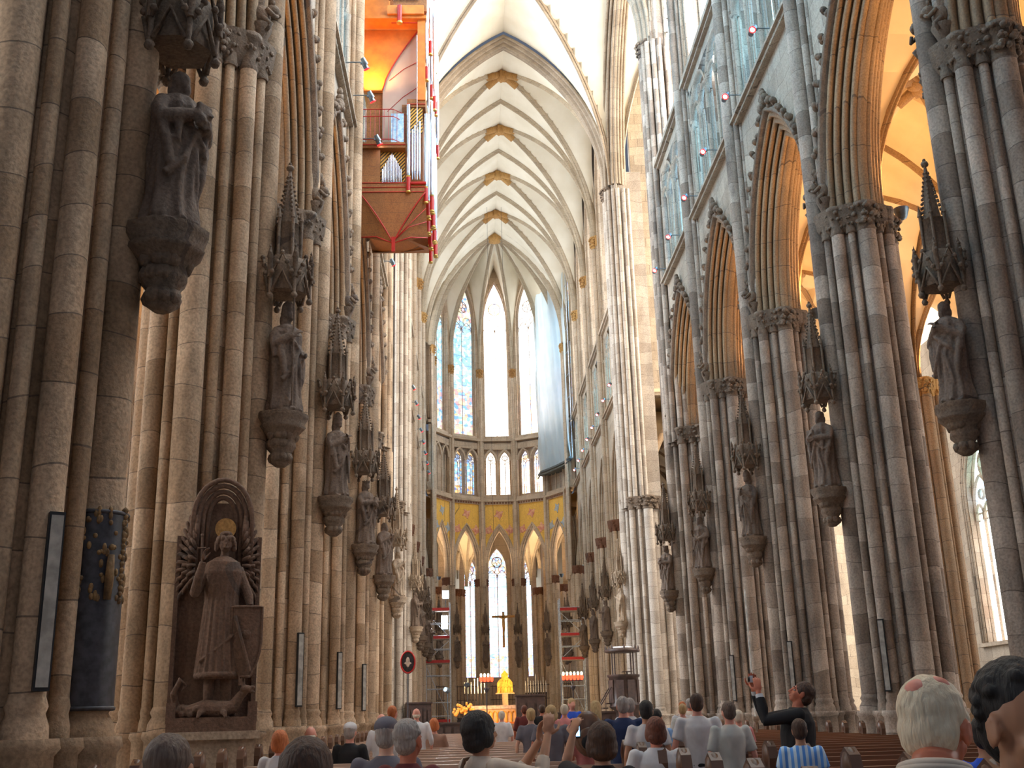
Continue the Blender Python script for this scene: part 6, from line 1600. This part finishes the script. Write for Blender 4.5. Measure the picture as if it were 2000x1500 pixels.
# --- people standing and sitting further on
P = [
 (-3.26, 8.8, .1, 1.42, 'seated man in a grey shirt and grey cap beside the curly-haired one', 1, 'thin', 'grey', 'skin_light', 'grey', .6, 'jeans', dict(hatc='grey', wide=1.15)),
 (-3.02, 7.55, .5, 1.40, 'seated person with curly grey hair and dark red jacket turned to the right', 1, 'curly', 'grey', 'skin_ruddy', 'darkred', 1.9, 'black', dict(lod=0)),
 (-.98, 10.1, -.1, 1.37, 'seated person with auburn hair in a white T-shirt, behind the phone', 1, 'bob', 'auburn', 'skin_ruddy', 'white', .6, 'jeans', dict(wide=1.15, lod=0)),
 (-.85, 13.2, 0, 1.60, 'standing grey-haired man in a navy blue vest seen from behind', 0, 'thin', 'grey', 'skin_pink', 'navy', .25, 'jeans', dict(wide=1.15)),
 (-.45, 15.5, .1, 1.61, 'standing grey-haired person in white beside the man in the navy vest', 0, 'short', 'grey', 'skin_pink', 'white', .6, 'beige', {}),
 (-.84, 11.5, .1, 1.53, 'person with black hair and white shirt under a dark strap, standing in the aisle', 0, 'short', 'black', 'skin_tan', 'white', .6, 'jeans', {}),
 (-.84, 16.2, 0, 1.59, 'woman with long blonde hair and black top standing in the aisle', 0, 'long', 'blonde', 'skin_light', 'black', 1, 'black', dict(female=True)),
 (-.12, 12.5, .1, 1.60, 'standing man in a printed white T-shirt seen from behind', 0, 'short', 'brown', 'skin_pink', 'white', .7, 'black', dict(wide=1.2)),
 (-.02, 11.4, -.1, 1.50, 'standing woman with short light brown hair in an off-white blouse', 0, 'thin', 'greybrown', 'skin_pink', 'offwhite', .8, 'tan', dict(female=True, wide=1.15)),
 (.02, 9.1, .2, 1.33, 'boy in a blue and white striped shirt beside the man in the suit', 0, 'short', 'brown', 'skin_tan', 'stripes', .6, 'black', {}),
 (.57, 7.0, .3, 1.34, 'seated person in a bright blue shirt behind the white-haired man', 1, 'short', 'black', 'skin_tan', 'blue', .7, 'jeans', {}),
 (-.35, 13.9, .3, 1.45, 'person with dark hair and bright face in the middle of the standing group', 0, 'short', 'black', 'skin_ruddy', 'lightblue', .7, 'jeans', {}),
 (-1.73, 17, 0, 1.52, 'person with blonde hair in a grey shirt standing near the altar aisle', 0, 'short', 'blonde', 'skin_light', 'grey', .7, 'jeans', {}),
 (-1.6, 14.5, .05, 1.53, 'person with long light brown hair in a grey T-shirt at the pew end', 0, 'bob', 'blonde', 'skin_ruddy', 'grey', .6, 'jeans', dict(wide=1.15)),
 (-.5, 24, 2.8, 1.75, 'distant person with fair hair and blue jacket facing the camera', 0, 'short', 'blonde', 'skin_pink', 'blue', 1.8, 'jeans', {}),
 (-.9, 21, .3, 1.60, 'distant person with pale hair and pink clothes in the aisle', 0, 'short', 'white', 'skin_pink', 'pink', 1, 'beige', {}),
 (-1.35, 12.6, 0, 1.42, 'person with a dark backpack standing at the pew end', 0, 'short', 'brown', 'skin_tan', 'pink', .7, 'jeans', {}),
 (-1.96, 25, 0, 1.53, 'distant white-haired person in a pale lilac shirt behind the woman', 0, 'short', 'white', 'skin_pink', 'white', 1, 'beige', {}),
 (-3.34, 22, .1, 1.41, 'seated person with bright orange hair alone in the left pews', 1, 'bob', 'red', 'skin_pink', 'tan', 1, 'jeans', {}),
 (-3.95, 17, .1, 1.50, 'person in white with pinkish bald head left in the pews', 0, 'bald', 'white', 'skin_pink', 'white', 1.5, 'beige', {}),
 (-3.92, 19, .5, 1.62, 'person with reddish hair in grey standing in the left pews', 0, 'curly', 'red', 'skin_pink', 'grey', 1, 'jeans', {}),
 (-3.63, 21, 0, 1.60, 'broad white-haired person in a white shirt in the left pews', 0, 'bald', 'white', 'skin_pink', 'white', 1.4, 'beige', dict(wide=1.2)),
 (-4.25, 15.5, .2, 1.38, 'seated person with grey cap and dark jacket in the left pews', 1, 'short', 'grey', 'skin_pink', 'black', 1.9, 'black', dict(hatc='white')),
 (-4.6, 12, .2, 1.33, 'seated person with reddish blond hair and white shirt beside the left pier', 1, 'bob', 'red', 'skin_pink', 'white', 1, 'beige', {}),
 (-4.85, 16, 0, 1.35, 'seated bald man beyond the left pier base', 1, 'bald', 'white', 'skin_pink', 'beige', 1.5, 'black', {}),
 (2.09, 20, 0, 1.42, 'seated white-haired person in a pink top in the right pews', 1, 'short', 'white', 'skin_pink', 'pink', 1, 'beige', {}),
 (1.48, 22, .2, 1.60, 'distant person in white with reddish face in the right pews', 0, 'short', 'red', 'skin_ruddy', 'white', 1, 'beige', {}),
 (2.01, 24, .3, 1.68, 'distant person in cream with grey hair in the right pews', 0, 'short', 'grey', 'skin_ruddy', 'cream', 1, 'beige', {}),
 (1.2, 20.5, 0, 1.55, 'distant person in an off-white jacket left of the white-haired one', 0, 'short', 'blonde', 'skin_pink', 'offwhite', 1.8, 'jeans', {}),
 (-.95, 27, 0, 1.66, 'distant person with dark hair close to the organ console', 0, 'short', 'brown', 'skin_ruddy', 'black', 1, 'black', {}),
 (-1.35, 27.5, 0, 1.66, 'distant person with brown hair beside the dark-haired one near the console', 0, 'short', 'auburn', 'skin_ruddy', 'darkred', 1, 'black', {}),
]
for (x, y, hd, top, lab, sea, hair, hc, sk, sh, sl, lg, kw) in P:
    kw = dict(kw); kw.setdefault('lod', 1 if y < 16.5 else 2)
    person('person', x, y, hd, top, lab, bool(sea), hair, hc, sk, sh, sl, lg, **kw)
bp = empty('backpack', (-1.35, 12.39, 1.0), 0); tag(bp, 'dark brown backpack worn by the person at the pew end', 'backpack')
m = MB(); m.ball((0, -.02, .0), (.17, .10, .24), 14, 10); m.ball((0, -.09, -.05), (.12, .06, .13), 12, 8); m.build('pack_body', 'pew_end_wood', bp)
m = MB(); m.ball((0, -.12, -.08), (.09, .04, .09), 12, 8); m.build('pocket', 'cloth_black', bp)
# print on the T-shirt and white rod standing in for a bright shaft highlight
hl_rod = empty('shaft_highlight_rod', (4.25, 27.4, FL)); tag(hl_rod, 'tall thin white rod added as a bright shaft highlight before the right piers', 'candle')
m = MB(); m.tube((0, 0, 1.25), (0, 0, 4.3), .022, n=8); m.build('candle_stick', 'candle_wax', hl_rod)
m = MB(); m.lathe([(.2, 0), (.16, .06), (.03, .15), (.03, 1.1), (.10, 1.18), (.10, 1.25)], (0, 0), 12); m.build('holder', 'statue_pale', hl_rod)
